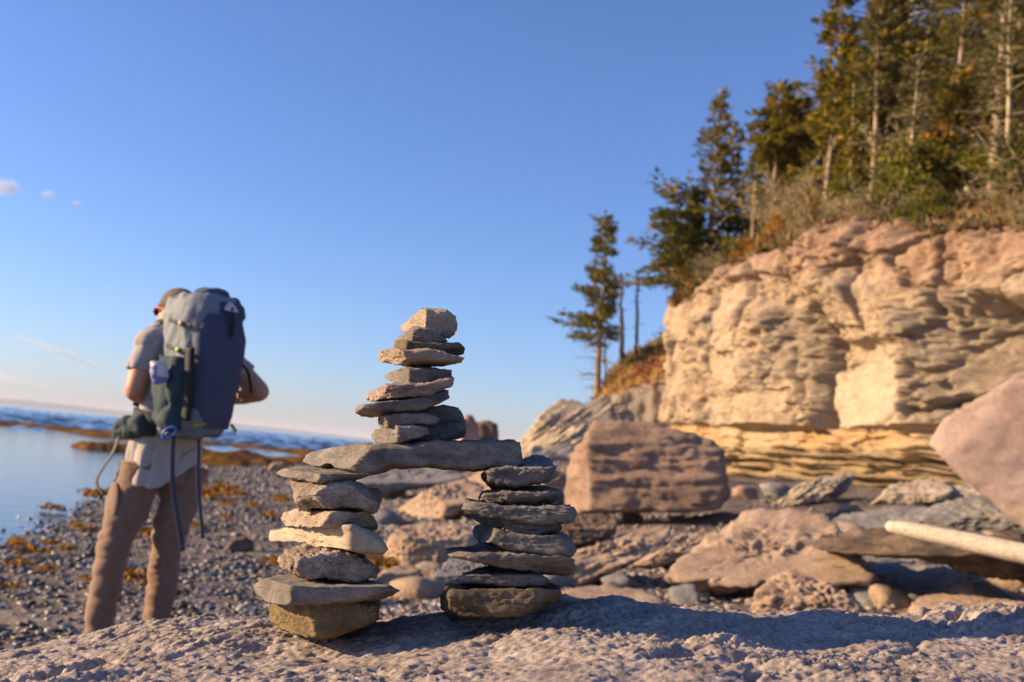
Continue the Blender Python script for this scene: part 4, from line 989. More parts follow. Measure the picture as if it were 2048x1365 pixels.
def hit(bvh, px, py):
    d = Vector(ray(px, py)).normalized()
    r = bvh.ray_cast(Vector(CAM), d)
    return None if r[0] is None else np.array(r[0])
def drop(bvh, x, y):
    r = bvh.ray_cast(Vector((x, y, 60)), Vector((0, 0, -1)))
    return None if r[0] is None else np.array(r[0])

# ------------------------------------------------------------------ trees
M_bark = plain_mat('weathered_grey_bark', (.26, .20, .145), rough=.9, var=.4, sc=6, bump=.8, bd=.01)
M_dead = plain_mat('dead_dark_bark', (.06, .05, .045), rough=.9, var=.4, sc=6, bump=.8, bd=.01)
M_twig = plain_mat('lichen_grey_twigs', (.36, .30, .195), rough=.9, var=.35, sc=4, bump=.5, bd=.01)
M_leaf = leaf_mat('needles_and_leaves', .5)

class Quads:
    def __init__(s): s.v = []; s.c = []
    def add(s, p, d, n, L_, w_, col):
        """leaf blades: bases p, directions d, normals n, lengths, widths, colours (all arrays)"""
        side = np.cross(d, n); side /= np.linalg.norm(side, axis=1)[:, None] + 1e-9
        L_ = np.asarray(L_)[:, None]; w_ = np.asarray(w_)[:, None]
        a = p - side * w_ * .35; b = p + side * w_ * .35; m1 = p + d * L_ * .55 + side * w_; m0 = p + d * L_ * .55 - side * w_
        e = p + d * L_
        s.v.append(np.stack([a, b, m1, e, m0], 1)); s.c.append(np.repeat(col[:, None, :], 5, 1))
    def mesh(s, name, mat):
        v = np.concatenate(s.v); k = len(v); c = np.concatenate(s.c).reshape(-1, 3)
        i = np.arange(k)[:, None] * 5
        f = np.concatenate([i + np.array([[0, 1, 2]]), i + np.array([[0, 2, 4]]), i + np.array([[2, 3, 4]])])
        return mesh(name, v.reshape(-1, 3), f, mat, False, c)

def unit(a): return a / (np.linalg.norm(a, axis=-1)[..., None] + 1e-9)

def conifer(h, rad, c0=.3, lean=(0, 0), nb=90, prof=None, asym=(0, 0), seed=0, tone=0, bare=.0, dense=1.0, gaps=(), up_tip=.1, droop=-.12, rt_=None, tip=1.0):
    """returns (trunk arrays, limb arrays, needle mesh builder) of a wind-worn spruce of height h"""
    rg = np.random.default_rng(seed); Q = Quads(); wood = Pack()
    zt = np.linspace(0, 1, 26); bend = np.stack([lean[0] * zt ** 1.3 * h + .04 * np.sin(zt * 7 + seed), lean[1] * zt * h + .04 * np.cos(zt * 6 + seed), zt * h], 1)
    r_ = rt_ or h * .014
    tv, tf = tube(bend, r_ * (1 - zt * .9) + .008, 8); trunk = (tv, tf)
    pal = np.array([(.05, .068, .018), (.11, .12, .020), (.18, .165, .026), (.25, .21, .038)])
    if tone == 3: pal = np.array([(.20, .17, .055), (.13, .125, .03), (.27, .215, .09), (.08, .09, .02)])
    if tone == 2: pal = np.array([(.26, .21, .10), (.19, .155, .075), (.33, .275, .15), (.10, .10, .03)])
    if tone == 1: pal = pal * np.array([1.45, 1.25, .9])
    for k in range(nb):
        t_ = c0 + (1 - c0) * (k + rg.random()) / nb
        if any(a < t_ < b for a, b in gaps): continue
        x = (t_ - c0) / (1 - c0)
        R_ = rad * (prof(x) if prof else (1 - x) ** .75 * (.55 + .45 * min(1, x * 4)))
        a = rg.uniform(0, 6.283)
        ad = 1 + asym[0] * math.cos(a) + asym[1] * math.sin(a)
        L_ = R_ * ad * rg.uniform(.3, 1.2) + .12 * min(1, (1.03 - t_) * 8)
        z0 = np.array([np.interp(t_, zt, bend[:, i]) for i in range(3)])
        dr = np.array([math.cos(a), math.sin(a), 0]); n_ = 7
        us = np.linspace(0, 1, n_); pts = z0 + dr * (us * L_)[:, None] + np.array([0, 0, 1]) * ((droop * us * L_ + up_tip * us ** 3 * L_) + (x > .85) * us * L_ * .7)[:, None] + rg.normal(0, .02, (n_, 3)) * L_
        bv_, bf_ = tube(pts, np.linspace(max(.012, L_ * .016), .005, n_), 4, False); wood.add(bv_, bf_)
        if rg.random() < bare: continue
        m_ = int((15 + 24 * L_ / max(rad, .1)) * dense * (.45 if t_ > .93 else 1))
        u = rg.uniform(.18, 1.02, m_); b0 = np.stack([np.interp(u, us, pts[:, i]) for i in range(3)], 1)
        sg = rg.choice((-1, 1), m_); sd_ = np.array([-dr[1], dr[0], 0]); wl = L_ * .30 * (1.05 - u) + .10 * tip * min(1, (1.02 - t_) * 9)
        off = rg.uniform(0, 1, m_) * wl
        b0 = b0 + sd_ * (sg * off)[:, None] + rg.normal(0, .035, (m_, 3)) * tip + np.array([0, 0, -.25]) * off[:, None] * .3
        d = unit(dr * rg.uniform(.5, 1, m_)[:, None] + sd_ * (sg * rg.uniform(.1, .9, m_))[:, None] + np.stack([rg.normal(0, .15, m_), rg.normal(0, .15, m_), rg.normal(.12, .3, m_)], 1))
        nrm = unit(np.stack([rg.normal(0, .5, m_), rg.normal(0, .5, m_), np.ones(m_)], 1))
        c = pal[rg.integers(0, 4, m_)] * rg.uniform(.75, 1.25, (m_, 1)) * (.8 + .5 * rg.random())
        if rg.random() < .05: c = c * np.array([1.8, 1.35, .9])
        Q.add(b0, d, nrm, rg.uniform(.10, .24, m_) * tip, rg.uniform(.018, .045, m_) * tip, c)
    return trunk, wood, Q

def put_tree(name, base, parts, label, cat, group=None, barkm=None):
    trunk, wood, Q = parts
    t_ = empty(name, base); tag(t_, label, cat, group)
    pk = Pack(); pk.add(*trunk)
    if len(wood.v): pk.add(np.concatenate(wood.v), wood.f)
    obj('trunk', pk.mesh('trunk', barkm or M_bark), t_)
    if Q is not None and Q.v: obj('crown', Q.mesh('crown', M_leaf), t_)
    return t_
def dup(root, loc, rz, s):
    r = root.copy(); C.objects.link(r); r.location = tuple(map(float, loc)); r.rotation_euler = (0, 0, rz); r.scale = (s, s, s)
    for ch in list(root.children):
        c = ch.copy(); C.objects.link(c); c.parent = r
    return r

def hgt(bpx, bpy_, tpy, Y): return (P(bpx, tpy, Y) - P(bpx, bpy_, Y))[2]
def on(bvh, px, py, Yd=45):
    p = hit(bvh, px, py)
    return p if p is not None else P(px, py, Yd)

# lone wind-flagged spruce on the spur
b = on(SPUR, 1194, 796); b[2] -= .2; Yt = b[1]; h = hgt(1194, 796, 428, Yt)
lone = conifer(h, 1.55 * Yt / 45, c0=.33, lean=(-.035, 0), nb=120, seed=3, asym=(-.38, 0), dense=2.3, tip=1.5,
               prof=lambda x: (.95 - .62 * x) * (1 if x < .55 else .78) if x < .93 else .24, gaps=((.745, .79), (.86, .875)), bare=.05, rt_=.17)
rg = np.random.default_rng(1)
for k in range(16):      # bare dead limbs below the crown
    a = math.pi + rg.normal(0, .9); zz_ = h * rg.uniform(.08, .34); L_ = rg.uniform(.5, 1.5)
    q0 = np.array([-.02, 0, zz_]); pts = q0 + np.outer(np.linspace(0, 1, 6), [math.cos(a) * L_, math.sin(a) * L_, -.18 * L_]) + rg.normal(0, .05, (6, 3))
    lone[1].add(*tube(pts, np.linspace(.03, .008, 6), 4, False))
    for j in range(3):
        p0 = pts[2 + j]; lone[1].add(*tube(p0 + np.outer(np.linspace(0, 1, 4), rg.normal(0, .3, 3) + [math.cos(a) * .25, 0, -.05]), np.linspace(.014, .005, 4), 3, False))
put_tree('spruce_tree', b, lone, 'tall lone spruce with tiered flat branches, standing on the spur left of the cliff', 'tree')

def snag(bpx, bpy_, tpx, tpy, label, seed, r=.11, up_leaf=False):
    b = on(SPUR, bpx, bpy_); b[2] -= .3; T = P(tpx, tpy, b[1]) - b; rg = np.random.default_rng(seed)
    pts = np.outer(np.linspace(0, 1, 14), T) + rg.normal(0, .025, (14, 3)); wood = Pack()
    for k in range(26):
        u = rg.uniform(.3, .98); a = rg.uniform(0, 6.28); L_ = rg.uniform(.1, .55) * (1.1 - u * .6)
        q0 = T * u; bp = q0 + np.outer(np.linspace(0, 1, 5), [math.cos(a) * L_, math.sin(a) * L_, rg.uniform(-.35, .1) * L_]) + rg.normal(0, .02, (5, 3))
        wood.add(*tube(bp, np.linspace(.022, .006, 5), 4, False))
    put_tree('dead_tree', b, (tube(pts, np.linspace(r, .05, 14), 8), wood, None), label, 'tree', None, M_dead)
snag(1246, 705, 1242, 545, 'thicker dark dead snag, nearer the lone spruce', 1, .13)
snag(1275, 696, 1275, 545, 'thinner dead snag standing between the thicker snag and the cliff', 2, .09)
snag(1212, 745, 1210, 655, 'short thin dead sapling close beside the trunk of the lone spruce', 5, .05)

def tree_at(kind_args, bpx, bpy_, tpy, label, Yd=None, name='spruce_tree', **kw):
    p = hit(HILL, bpx, bpy_) if Yd is None else P(bpx, bpy_, Yd)
    if p is None: p = P(bpx, bpy_, 33)
    d = drop(HILL, p[0], p[1])
    h = hgt(bpx, bpy_, tpy, p[1])
    if d is not None and d[2] < p[2]: h += p[2] - d[2]; p = d
    p = p - np.array([0, 0, .15])
    return put_tree(name, p, conifer(h, kw.pop('rad') * p[1] / F, **kw), label, 'tree')
tree_at(0, 1412, 520, 172, 'tall pointed spruce against the sky above the left end of the cliff', Yd=34, rad=78, c0=.06, lean=(.02, 0), nb=125, seed=11, asym=(-.3, -.1), dense=1.15, tip=1.25, tone=1, prof=lambda x: max(.02, (1 - x) ** .85 * (.95 + .4 * math.sin(x * 19))))
tree_at(0, 1452, 500, 236, 'narrower spruce pressed close to the right of the tall pointed one', Yd=34.6, rad=44, c0=.1, nb=95, seed=12, dense=1.1, tip=1.2, tone=1)
tree_at(0, 1372, 590, 380, 'dark layered spruce hanging out over the left corner of the cliff', Yd=34, rad=84, c0=.12, lean=(-.06, 0), nb=110, seed=13, asym=(-.55, 0), dense=1.6, tip=1.5, droop=-.2, prof=lambda x: .95 - .45 * x)
tree_at(0, 1506, 460, 238, 'thin nearly bare spruce with a small tuft on top, right of the tall pointed one', Yd=32, rad=26, c0=.45, nb=44, seed=14, bare=.45, dense=.9, tip=1.1)
tree_at(0, 1546, 430, 165, 'flat topped spruce on a bare leaning trunk, right of the nearly bare one', Yd=31, rad=50, c0=.55, nb=70, seed=15, dense=1.5, tip=1.4, tone=1, prof=lambda x: .75 + .4 * math.sin(x * 3) - .6 * x * x)
tree_at(0, 1588, 420, 195, 'second flat topped spruce joined to the leaning one at the crown', Yd=31.5, rad=46, c0=.55, nb=60, seed=16, dense=1.4, tip=1.4, tone=1, prof=lambda x: .8 + .3 * math.sin(x * 3) - .6 * x * x)
tree_at(0, 1655, 380, -30, 'tall spruce with a long pale bare trunk left of the flag branched one', Yd=29, rad=58, c0=.35, lean=(.02, 0), nb=110, seed=17, asym=(-.1, 0), dense=1.3, tip=1.3, tone=1, prof=lambda x: .9 - .45 * x)
tree_at(0, 1700, 340, 88, 'bushy spruce with a flag like branch to the right, beside the long pale trunk', Yd=28, rad=46, c0=.1, nb=100, seed=18, asym=(.3, 0), dense=1.0, tip=1.25, tone=1)
tree_at(0, 1742, 395, -60, 'spruce on a pale straight trunk in the middle of the wooded slope', Yd=27, rad=44, c0=.42, nb=100, seed=19, bare=.2, dense=.9, tip=1.2, tone=3)
tree_at(0, 1775, 330, -40, 'dark narrow spruce just right of the pale straight trunk', Yd=28.5, rad=34, c0=.3, nb=100, seed=20, dense=1.0, tip=1.2, tone=1)
tree_at(0, 1850, 240, -120, 'dense green spruce high on the right part of the slope', Yd=27, rad=85, c0=.1, nb=130, seed=21, dense=1.0, tip=1.25, tone=1, bare=.1)
tree_at(0, 1915, 260, -160, 'broad spruce beside the khaki trunk at the upper right', Yd=25, rad=80, c0=.25, nb=120, seed=22, dense=1.0, tip=1.2, tone=3, bare=.2)
tree_at(0, 1995, 300, -200, 'thick khaki trunked spruce in the upper right corner', Yd=22.5, rad=90, c0=.3, nb=120, seed=23, dense=.9, tip=1.2, tone=3, bare=.35, rt_=.16)

# twiggy lichen-grey shrubs, green bushes and autumn bushes on the slope
def twiggy(seed, n=42, h=2.0, leafcol=None, ln=0):
    rg = np.random.default_rng(seed); wood = Pack(); Q = Quads()
    stems = [tube(np.array([[0, 0, -.3], [0, .02, .2], [.03, 0, .5]]), [.05, .045, .03], 5)]
    tipsP = []
    for k in range(n):
        a = rg.uniform(0, 6.28); el = rg.uniform(.3, 1.35); L_ = h * rg.uniform(.5, 1.0)
        d = np.array([math.cos(a) * math.cos(el), math.sin(a) * math.cos(el), math.sin(el)])
        pts = np.array([0, 0, .05]) + np.outer(np.linspace(0, 1, 6), d * L_) + np.cumsum(rg.normal(0, .055, (6, 3)), 0)
        wood.add(*tube(pts, np.linspace(.022, .006, 6), 3, False))
        for j in range(7):
            p0 = pts[rg.integers(2, 6)]; dd = unit(d + rg.normal(0, .75, 3)); l2 = L_ * rg.uniform(.12, .35)
            q = p0 + np.outer(np.linspace(0, 1, 4), dd * l2) + rg.normal(0, .02, (4, 3)); wood.add(*tube(q, np.linspace(.012, .005, 4), 3, False)); tipsP.append(q)
    tp = np.concatenate(tipsP)
    m_ = ln or 900
    i = rg.integers(0, len(tp), m_); p = tp[i] + rg.normal(0, .05, (m_, 3))
    lc = np.array(leafcol if leafcol is not None else [(.30, .245, .12), (.22, .18, .085), (.38, .31, .17), (.16, .15, .055)])
    Q.add(p, unit(rg.normal(0, 1, (m_, 3))), unit(rg.normal(0, 1, (m_, 3))), rg.uniform(.05, .14, m_), rg.uniform(.015, .045, m_), lc[rg.integers(0, len(lc), m_)] * rg.uniform(.75, 1.25, (m_, 1)))
    return stems[0], wood, Q
def bushy(seed, h=1.4, w_=1.2, pal=None, n=2600):
    rg = np.random.default_rng(seed); wood = Pack(); Q = Quads()
    cl = np.stack([rg.normal(0, w_ * .42, 16), rg.normal(0, w_ * .42, 16), rg.uniform(.15, 1, 16) * h], 1)
    for c in cl: wood.add(*tube(np.array([[0, 0, -.2], c * .5 + rg.normal(0, .05, 3), c]), [.03, .02, .008], 4, False))
    i = rg.integers(0, 16, n); r_ = np.abs(rg.normal(0, 1, n))[:, None] ** .6
    p = cl[i] + unit(rg.normal(0, 1, (n, 3))) * r_ * .30 * w_ * np.array([1, 1, .6]); p[:, 2] = np.maximum(p[:, 2], 0)
    pal = np.array(pal); tint = pal[(i * 7) % len(pal)] * .6 + pal[rg.integers(0, len(pal), n)] * .4
    Q.add(p, unit(rg.normal(0, 1, (n, 3)) + [0, 0, .2]), unit(rg.normal(0, .6, (n, 3)) + [0, 0, 1]), rg.uniform(.07, .17, n), rg.uniform(.02, .055, n), tint * rg.uniform(.7, 1.3, (n, 1)))
    return tube(np.array([[0, 0, -.3], [0, 0, .1], [0, 0, .3]]), [.05, .04, .02], 5), wood, Q
PG = [(.11, .125, .018), (.19, .19, .022), (.28, .245, .03), (.07, .08, .016)]
PO = [(.40, .20, .03), (.34, .14, .025), (.46, .28, .05), (.20, .14, .04)]
PR = [(.48, .07, .03), (.42, .10, .03), (.34, .17, .05), (.52, .12, .05)]
KINDS = {
 'twig': [put_tree('twiggy_shrub', (0, 0, -50), twiggy(50 + k, 40, 1.9), 'x', 'shrub', None, M_twig) for k in range(3)],
 'green': [put_tree('green_bush', (0, 0, -50), bushy(60 + k, 1.5, 1.3, PG), 'x', 'bush') for k in range(3)],
 'gold': [put_tree('autumn_bush', (0, 0, -50), bushy(70 + k, 1.2, 1.1, PO), 'x', 'bush') for k in range(2)],
 'red': [put_tree('red_maple', (0, 0, -50), bushy(80, 1.6, .9, PR, 500), 'x', 'bush')],
 'lichen': [put_tree('lichen_spruce', (0, 0, -50), conifer(4.6, 1.25, c0=.04, nb=80, seed=190 + k, dense=.8, tip=1.1, tone=2, bare=.25), 'x', 'tree', None, M_twig) for k in range(3)],
 'young': [put_tree('young_spruce', (0, 0, -50), conifer(3.2, .95, c0=.05, nb=70, seed=90 + k, dense=1.2, tip=1.1, tone=1), 'x', 'tree') for k in range(2)],
}
LAB = {'twig': ('grey khaki leafless looking shrub in the tangle on the wooded slope above the cliff', 'shrub', 'twiggy shrubs on the wooded slope'),
       'green': ('yellow green leafy bush growing on the wooded slope above the cliff', 'bush', 'green bushes on the wooded slope'),
       'gold': ('orange and gold autumn bush growing on the wooded slope above the cliff', 'bush', 'autumn bushes on the wooded slope'),
       'red': ('small bright red maple among the green on the wooded slope', 'bush', 'red maples on the wooded slope'),
       'lichen': ('half dead spruce grey khaki with lichen on the wooded slope above the cliff', 'tree', 'lichen covered spruces on the wooded slope'),
       'young': ('young dark spruce filling the wooded slope behind the taller trees', 'tree', 'young spruces on the wooded slope')}
used = {k: 0 for k in KINDS}
def place(kind, p, s):
    L_ = KINDS[kind]; j = used[kind]; used[kind] += 1
    src = L_[j % len(L_)]
    if j < len(L_): o = src; o.location = tuple(map(float, p)); o.rotation_euler = (0, 0, rnd.uniform(0, 6.28)); o.scale = (s, s, s)
    else: o = dup(src, p, rnd.uniform(0, 6.28), s)
    a, b_, c_ = LAB[kind]; tag(o, a, b_, c_)
def put_px(kind, px, py, s):
    p = hit(HILL, px, py)
    if p is not None: place(kind, p - np.array([0, 0, .05]), s)
for px, py, s in ((1440, 470, 1.2), (1480, 440, 1.4), (1400, 520, 1.1), (1500, 425, 1.3), (1385, 545, .9), (1720, 300, 1.2), (1850, 330, 1.3), (1900, 300, 1.1), (2020, 280, 1.4), (1660, 330, 1.1), (1980, 220, 1.5)): put_px('green', px, py, s)
rp = random.Random(11)
for k in range(260):
    s_ = rp.uniform(19, 50); n_ = rp.uniform(1.0, 15) ** 1.0
    x, y, nx, ny = [float(a) for a in plan(s_)]
    p = drop(HILL, x - nx * n_, y - ny * n_)
    if p is None: continue
    pxy = project(p)
    if pxy[0] > 2150 or pxy[0] < 1340: continue
    kind = rp.choices(['twig', 'green', 'gold', 'young', 'lichen'], [3.6, 3.2, 1.7, 2.4 if n_ > 2.5 else .2, 3.2 if n_ > 2.2 else .3])[0]
    sc = rp.uniform(.7, 1.25) * (.7 + .8 * min(n_, 6) / 6)
    if pxy[0] < 1500 and n_ > 2 and kind in ('young', 'lichen'): continue
    if pxy[0] < 1640 and n_ > 4: sc *= .55
    place(kind, p - np.array([0, 0, .05]), sc)
for k in range(46):
    s_ = rp.uniform(20, 47); n_ = rp.uniform(.25, 1.6)
    x, y, nx, ny = [float(a) for a in plan(s_)]
    p = drop(HILL, x - nx * n_, y - ny * n_)
    if p is not None: place(rp.choices(['twig', 'green', 'gold'], [3, 3, 1.6])[0], p - np.array([0, 0, .12]), rp.uniform(.35, .8))
for px, py, s in ((1868, 118, .55), (1885, 100, .4), (1805, 130, .4), (1905, 125, .4), (1850, 440, .4)): 
    p = hit(HILL, px, py + 40)
    if p is not None: place('red', p + np.array([-.6, -.6, .3]), s * 1.3)

# ferns, moss and litter covering the slope
def cover():
    rg = np.random.default_rng(33); Q = Quads(); n = 26000
    s_ = rg.uniform(16, 52, n); nn_ = rg.uniform(.015, 1, n) ** 1.5 * 16
    x, y, nx, ny = plan(s_)
    ii = np.clip((s_ / _seg[-1] * (NS - 1)).astype(int), 0, NS - 1); jj = np.clip(np.searchsorted(inn, nn_), 0, NI - 1)
    base = sp.reshape(NS, NI, 3)[ii, jj] + np.stack([rg.normal(0, .12, n), rg.normal(0, .12, n), np.zeros(n)], 1)
    pal = np.array([(.26, .19, .09), (.12, .11, .03), (.30, .22, .11), (.22, .10, .035), (.16, .15, .035), (.36, .28, .16)])
    m_ = pal[((fbm(base * .6, 3, 21) * 6 + 3 + rg.normal(0, 1, n)).astype(int)) % 6] * rg.uniform(.7, 1.3, (n, 1))
    Q.add(base, unit(rg.normal(0, .6, (n, 3)) + [-.25, -.1, .7]), unit(rg.normal(0, 1, (n, 3))), rg.uniform(.15, .5, n), rg.uniform(.015, .05, n), m_)
    m2 = 5000; b2 = []
    k = 0
    while len(b2) < m2 and k < 40000:
        k += 1; i = rg.integers(0, len(V)); 
        if .12 < Tq[i] < 1.1: b2.append(V[i] + rg.normal(0, .1, 3) * [1, 1, .2])
    b2 = np.array(b2); pal2 = np.array([(.34, .19, .05), (.22, .06, .03), (.12, .11, .03), (.42, .27, .08)])
    Q.add(b2, unit(rg.normal(0, .6, (len(b2), 3)) + [-.2, 0, .7]), unit(rg.normal(0, 1, (len(b2), 3))), rg.uniform(.12, .4, len(b2)), rg.uniform(.02, .05, len(b2)), pal2[((fbm(b2 * .6, 3, 22) * 5 + 2 + rg.normal(0, .6, len(b2))).astype(int)) % 4] * rg.uniform(.7, 1.3, (len(b2), 1)))
    return Q.mesh('undergrowth', M_leaf)
tag(obj('undergrowth', cover()), kind='stuff')

# bleached fallen branches and hanging roots along the lip of the cliff
rb = np.random.default_rng(44)
for k in range(22):
    px = rb.uniform(1500, 2050); py = np.interp(px, TOPL[:, 0], TOPL[:, 1]) - rb.uniform(10, 95)
    p = hit(HILL, px, py)
    if p is None: continue
    L_ = rb.uniform(.7, 2.0); a = rb.uniform(0, 6.28); d = np.array([math.cos(a), math.sin(a) * .8, rb.uniform(-.3, .3)]); pk = Pack()
    pts = np.outer(np.linspace(-.5, .5, 8), d * L_) + np.cumsum(rb.normal(0, .05, (8, 3)), 0) + [0, 0, .1]
    pk.add(*tube(pts, np.linspace(.05, .015, 8), 6))
    for j in range(5):
        p0 = pts[rb.integers(2, 7)]; pk.add(*tube(p0 + np.outer(np.linspace(0, 1, 5), unit(d + rb.normal(0, .7, 3)) * L_ * .35) + rb.normal(0, .02, (5, 3)), np.linspace(.02, .006, 5), 4, False))
    tag(obj('fallen_branch', pk.mesh('fallen_branch', M_twig), loc=p), 'bleached fallen branch lying along the top lip of the cliff', 'branch', 'fallen branches on the cliff lip')
# ------------------------------------------------------------------ hiker
YM = 5.15; YAW = R(-45)
Rr_ = np.array([math.cos(YAW), -math.sin(YAW) * -1 * -1, 0])            # his right
Rr_ = np.array([math.cos(YAW), -math.sin(YAW), 0]); Ff_ = np.array([math.sin(YAW), math.cos(YAW), 0]); Uu_ = np.array([0, 0, 1.0])
def Hp(px, py, dy=0.0): return P(px, py, YM + dy)
feet = Hp(262, 1262); gz = float(G(feet[0], feet[1]))
man = empty('person', (feet[0], feet[1], gz))
tag(man, 'hiker seen from behind in grey tee shirt and brown trousers, elbows out', 'person')
SK = 1  # all body landmarks are photo pixels at the hiker's distance
head_c = Hp(352, 628, -.02); neck = Hp(352, 672, 0); chest = Hp(358, 735, 0); waist = Hp(340, 850, 0); pelv = Hp(326, 925, 0)
shL = Hp(301, 688, -.13); shR = Hp(440, 704, .13)
elL = Hp(270, 782, -.16); wrL = Hp(300, 800, .18)
elR = Hp(520, 784, .12); wrR = Hp(440, 800, .36)
hipL = Hp(283, 945, -.06); hipR = Hp(372, 945, .07)
knL = Hp(226, 1100, -.10); knR = Hp(332, 1100, .06)
anL = Hp(196, 1262, -.05); anR = Hp(310, 1262, .10)
def etube(pts, rad, n=24, seg=20, ref=None):
    p = spline(pts, n); r = np.array(rad, float)
    if r.ndim == 1: r = np.stack([r, r], 1)
    t0 = np.linspace(0, 1, len(r)); tt_ = np.linspace(0, 1, n)
    rr = np.stack([np.interp(tt_, t0, r[:, 0]), np.interp(tt_, t0, r[:, 1])], 1)
    return tube(p, rr, seg, True, ref if ref is not None else Ff_)
def ebox(c, rx, ry, rz, lvl=3):
    """ellipsoid aligned with the hiker: right, forward, up"""
    v, f = ico(lvl); M = np.stack([Rr_ * rx, Ff_ * ry, Uu_ * rz]); return np.asarray(c) + v @ M, [tuple(x) for x in f]
# head is turned a little further left than the body
HY = YAW - R(18); hF = np.array([math.sin(HY), math.cos(HY), 0]); hR = np.array([math.cos(HY), -math.sin(HY), 0])
def hd(x, y, z): return head_c + hR * x + hF * y + Uu_ * z
def hell(c, r, lvl=3):
    v, f = ico(lvl); M = np.stack([hR * r[0], hF * r[1], Uu_ * r[2]]); return np.asarray(c) + v @ M, [tuple(x) for x in f]
pcs = [hell(hd(0, -.012, .035), (.076, .098, .09)), hell(hd(0, .03, -.03), (.062, .075, .085)), hell(hd(0, .055, -.085), (.036, .04, .03)),
       hell(hd(0, .108, -.022), (.014, .022, .024)), hell(hd(0, .098, .005), (.010, .014, .03)), hell(hd(0, .093, -.062), (.024, .012, .007)), hell(hd(0, .09, -.073), (.021, .012, .007)),
       hell(hd(0, .085, .03), (.055, .018, .010)), hell(hd(-.079, -.005, -.005), (.012, .02, .034)), hell(hd(.079, -.005, -.005), (.012, .02, .034)),
       etube([head_c - Uu_ * .05 - hF * .015, neck, neck - Uu_ * .08], [.058, .06, .075])]
# trunk
pcs += [etube([neck - Uu_ * .03, chest + Uu_ * .08, chest, waist, pelv, pelv - Uu_ * .07], [(.09, .07), (.16, .10), (.165, .115), (.145, .105), (.165, .115), (.13, .10)], 30, 28)]
pcs += [etube([neck - Uu_ * .02, (neck + shL) / 2 + Uu_ * .015, shL], [.055, .055, .056]), etube([neck - Uu_ * .02, (neck + shR) / 2 + Uu_ * .015, shR], [.055, .055, .056])]
for a_, b_, c_ in ((shL, elL, wrL), (shR, elR, wrR)):
    pcs += [etube([a_, a_ * .5 + b_ * .5, b_], [.064, .060, .052]), ball(b_, .050), etube([b_, b_ * .55 + c_ * .45, c_], [.052, .050, .030])]
    # hand closed on the chest strap: palm, four curled fingers of unequal length, thumb from the side
    fd = (c_ - b_) / np.linalg.norm(c_ - b_); sd_ = np.cross(fd, Uu_); sd_ /= np.linalg.norm(sd_)
    pal = c_ + fd * .05
    pcs.append(etube([c_, pal, c_ + fd * .095], [(.026, .030), (.022, .042), (.018, .040)], 10, 14, Uu_))
    for k_, ln in enumerate((.066, .074, .07, .056)):
        o_ = c_ + fd * .09 + Uu_ * (.030 - .020 * k_)
        curl = sd_ * (-1 if a_ is shL else 1)
        pcs.append(etube([o_, o_ + fd * ln * .42, o_ + fd * ln * .55 + curl * ln * .42, o_ + fd * ln * .2 + curl * ln * .62], [.0095, .009, .0085, .0075], 12, 10))
    curl = sd_ * (-1 if a_ is shL else 1)
    o_ = c_ + fd * .03 + Uu_ * .03
    pcs.append(etube([o_, o_ + fd * .03 + Uu_ * .02 + curl * .012, o_ + fd * .055 + Uu_ * .015 + curl * .035], [.012, .011, .009], 10, 10))
for h_, k_, a_ in ((hipL, knL, anL), (hipR, knR, anR)):
    pcs += [etube([h_ + Uu_ * .03, h_ * .5 + k_ * .5, k_], [.092, .08, .06]), etube([k_, k_ * .6 + a_ * .4, a_], [.058, .058, .038]), ball(k_, .06)]
    ft = np.array([a_[0], a_[1], gz + .06]); pcs += [etube([a_, ft], [.04, .042], 8), etube([ft - Ff_ * .05 - Uu_ * .01, ft + Ff_ * .06 - Uu_ * .025, ft + Ff_ * .17 - Uu_ * .04], [(.035, .035), (.035, .045), (.018, .04)], 10, 14, Uu_)]
bv_, bf_, _n = remesh(pcs, .0075, 5)
M_skin = plain_mat('skin', (.46, .235, .15), rough=.5, var=.12, sc=14, bump=.15, bd=.001, spec=.35)
centred('body', bv_, bf_, M_skin, man)
M_eye = plain_mat('eye_white', (.7, .68, .64), rough=.2, var=.05, bump=0)
for sx_e in (-.03, .03):
    centred('eye', *hell(hd(sx_e, .083, .008), (.012, .012, .012), 2), M_eye, man)
# cap: close fitting brown dome with a rolled edge
cp = [hell(hd(0, -.012, .045), (.085, .106, .092))]
cv, cf_, cn = remesh(cp, .009, 3)
keep = (cv - head_c) @ Uu_ > .03 + ((cv - head_c) @ hF) * .12 - .005
km = [q for q in cf_.tolist() if all(keep[i] for i in q)]
cap_o = centred('cap', cv, km, plain_mat('brown_cap_cloth', (.13, .10, .075), rough=.9, sc=60, bump=.4), man)
sm = cap_o.modifiers.new('thick', 'SOLIDIFY'); sm.thickness = .004
a_ = np.linspace(0, 2 * np.pi, 41); rim = np.array([hd(.0845 * math.cos(t), -.012 + .105 * math.sin(t), .028 + .012 * math.sin(t)) for t in a_])
obj_r = centred('cap_band', *tube(rim, .008, 8, False), plain_mat('cap_band_cloth', (.11, .085, .06), rough=.9, sc=60), man)
# hair below the cap at the nape
hv_, hf_, _ = remesh([hell(hd(0, -.03, -.005), (.079, .086, .06))], .009, 2)
centred('hair', hv_ + (fbm(hv_ * 140, 2, 3) * .004)[:, None], hf_, plain_mat('short_brown_hair', (.10, .062, .035), rough=.8, sc=150), man)
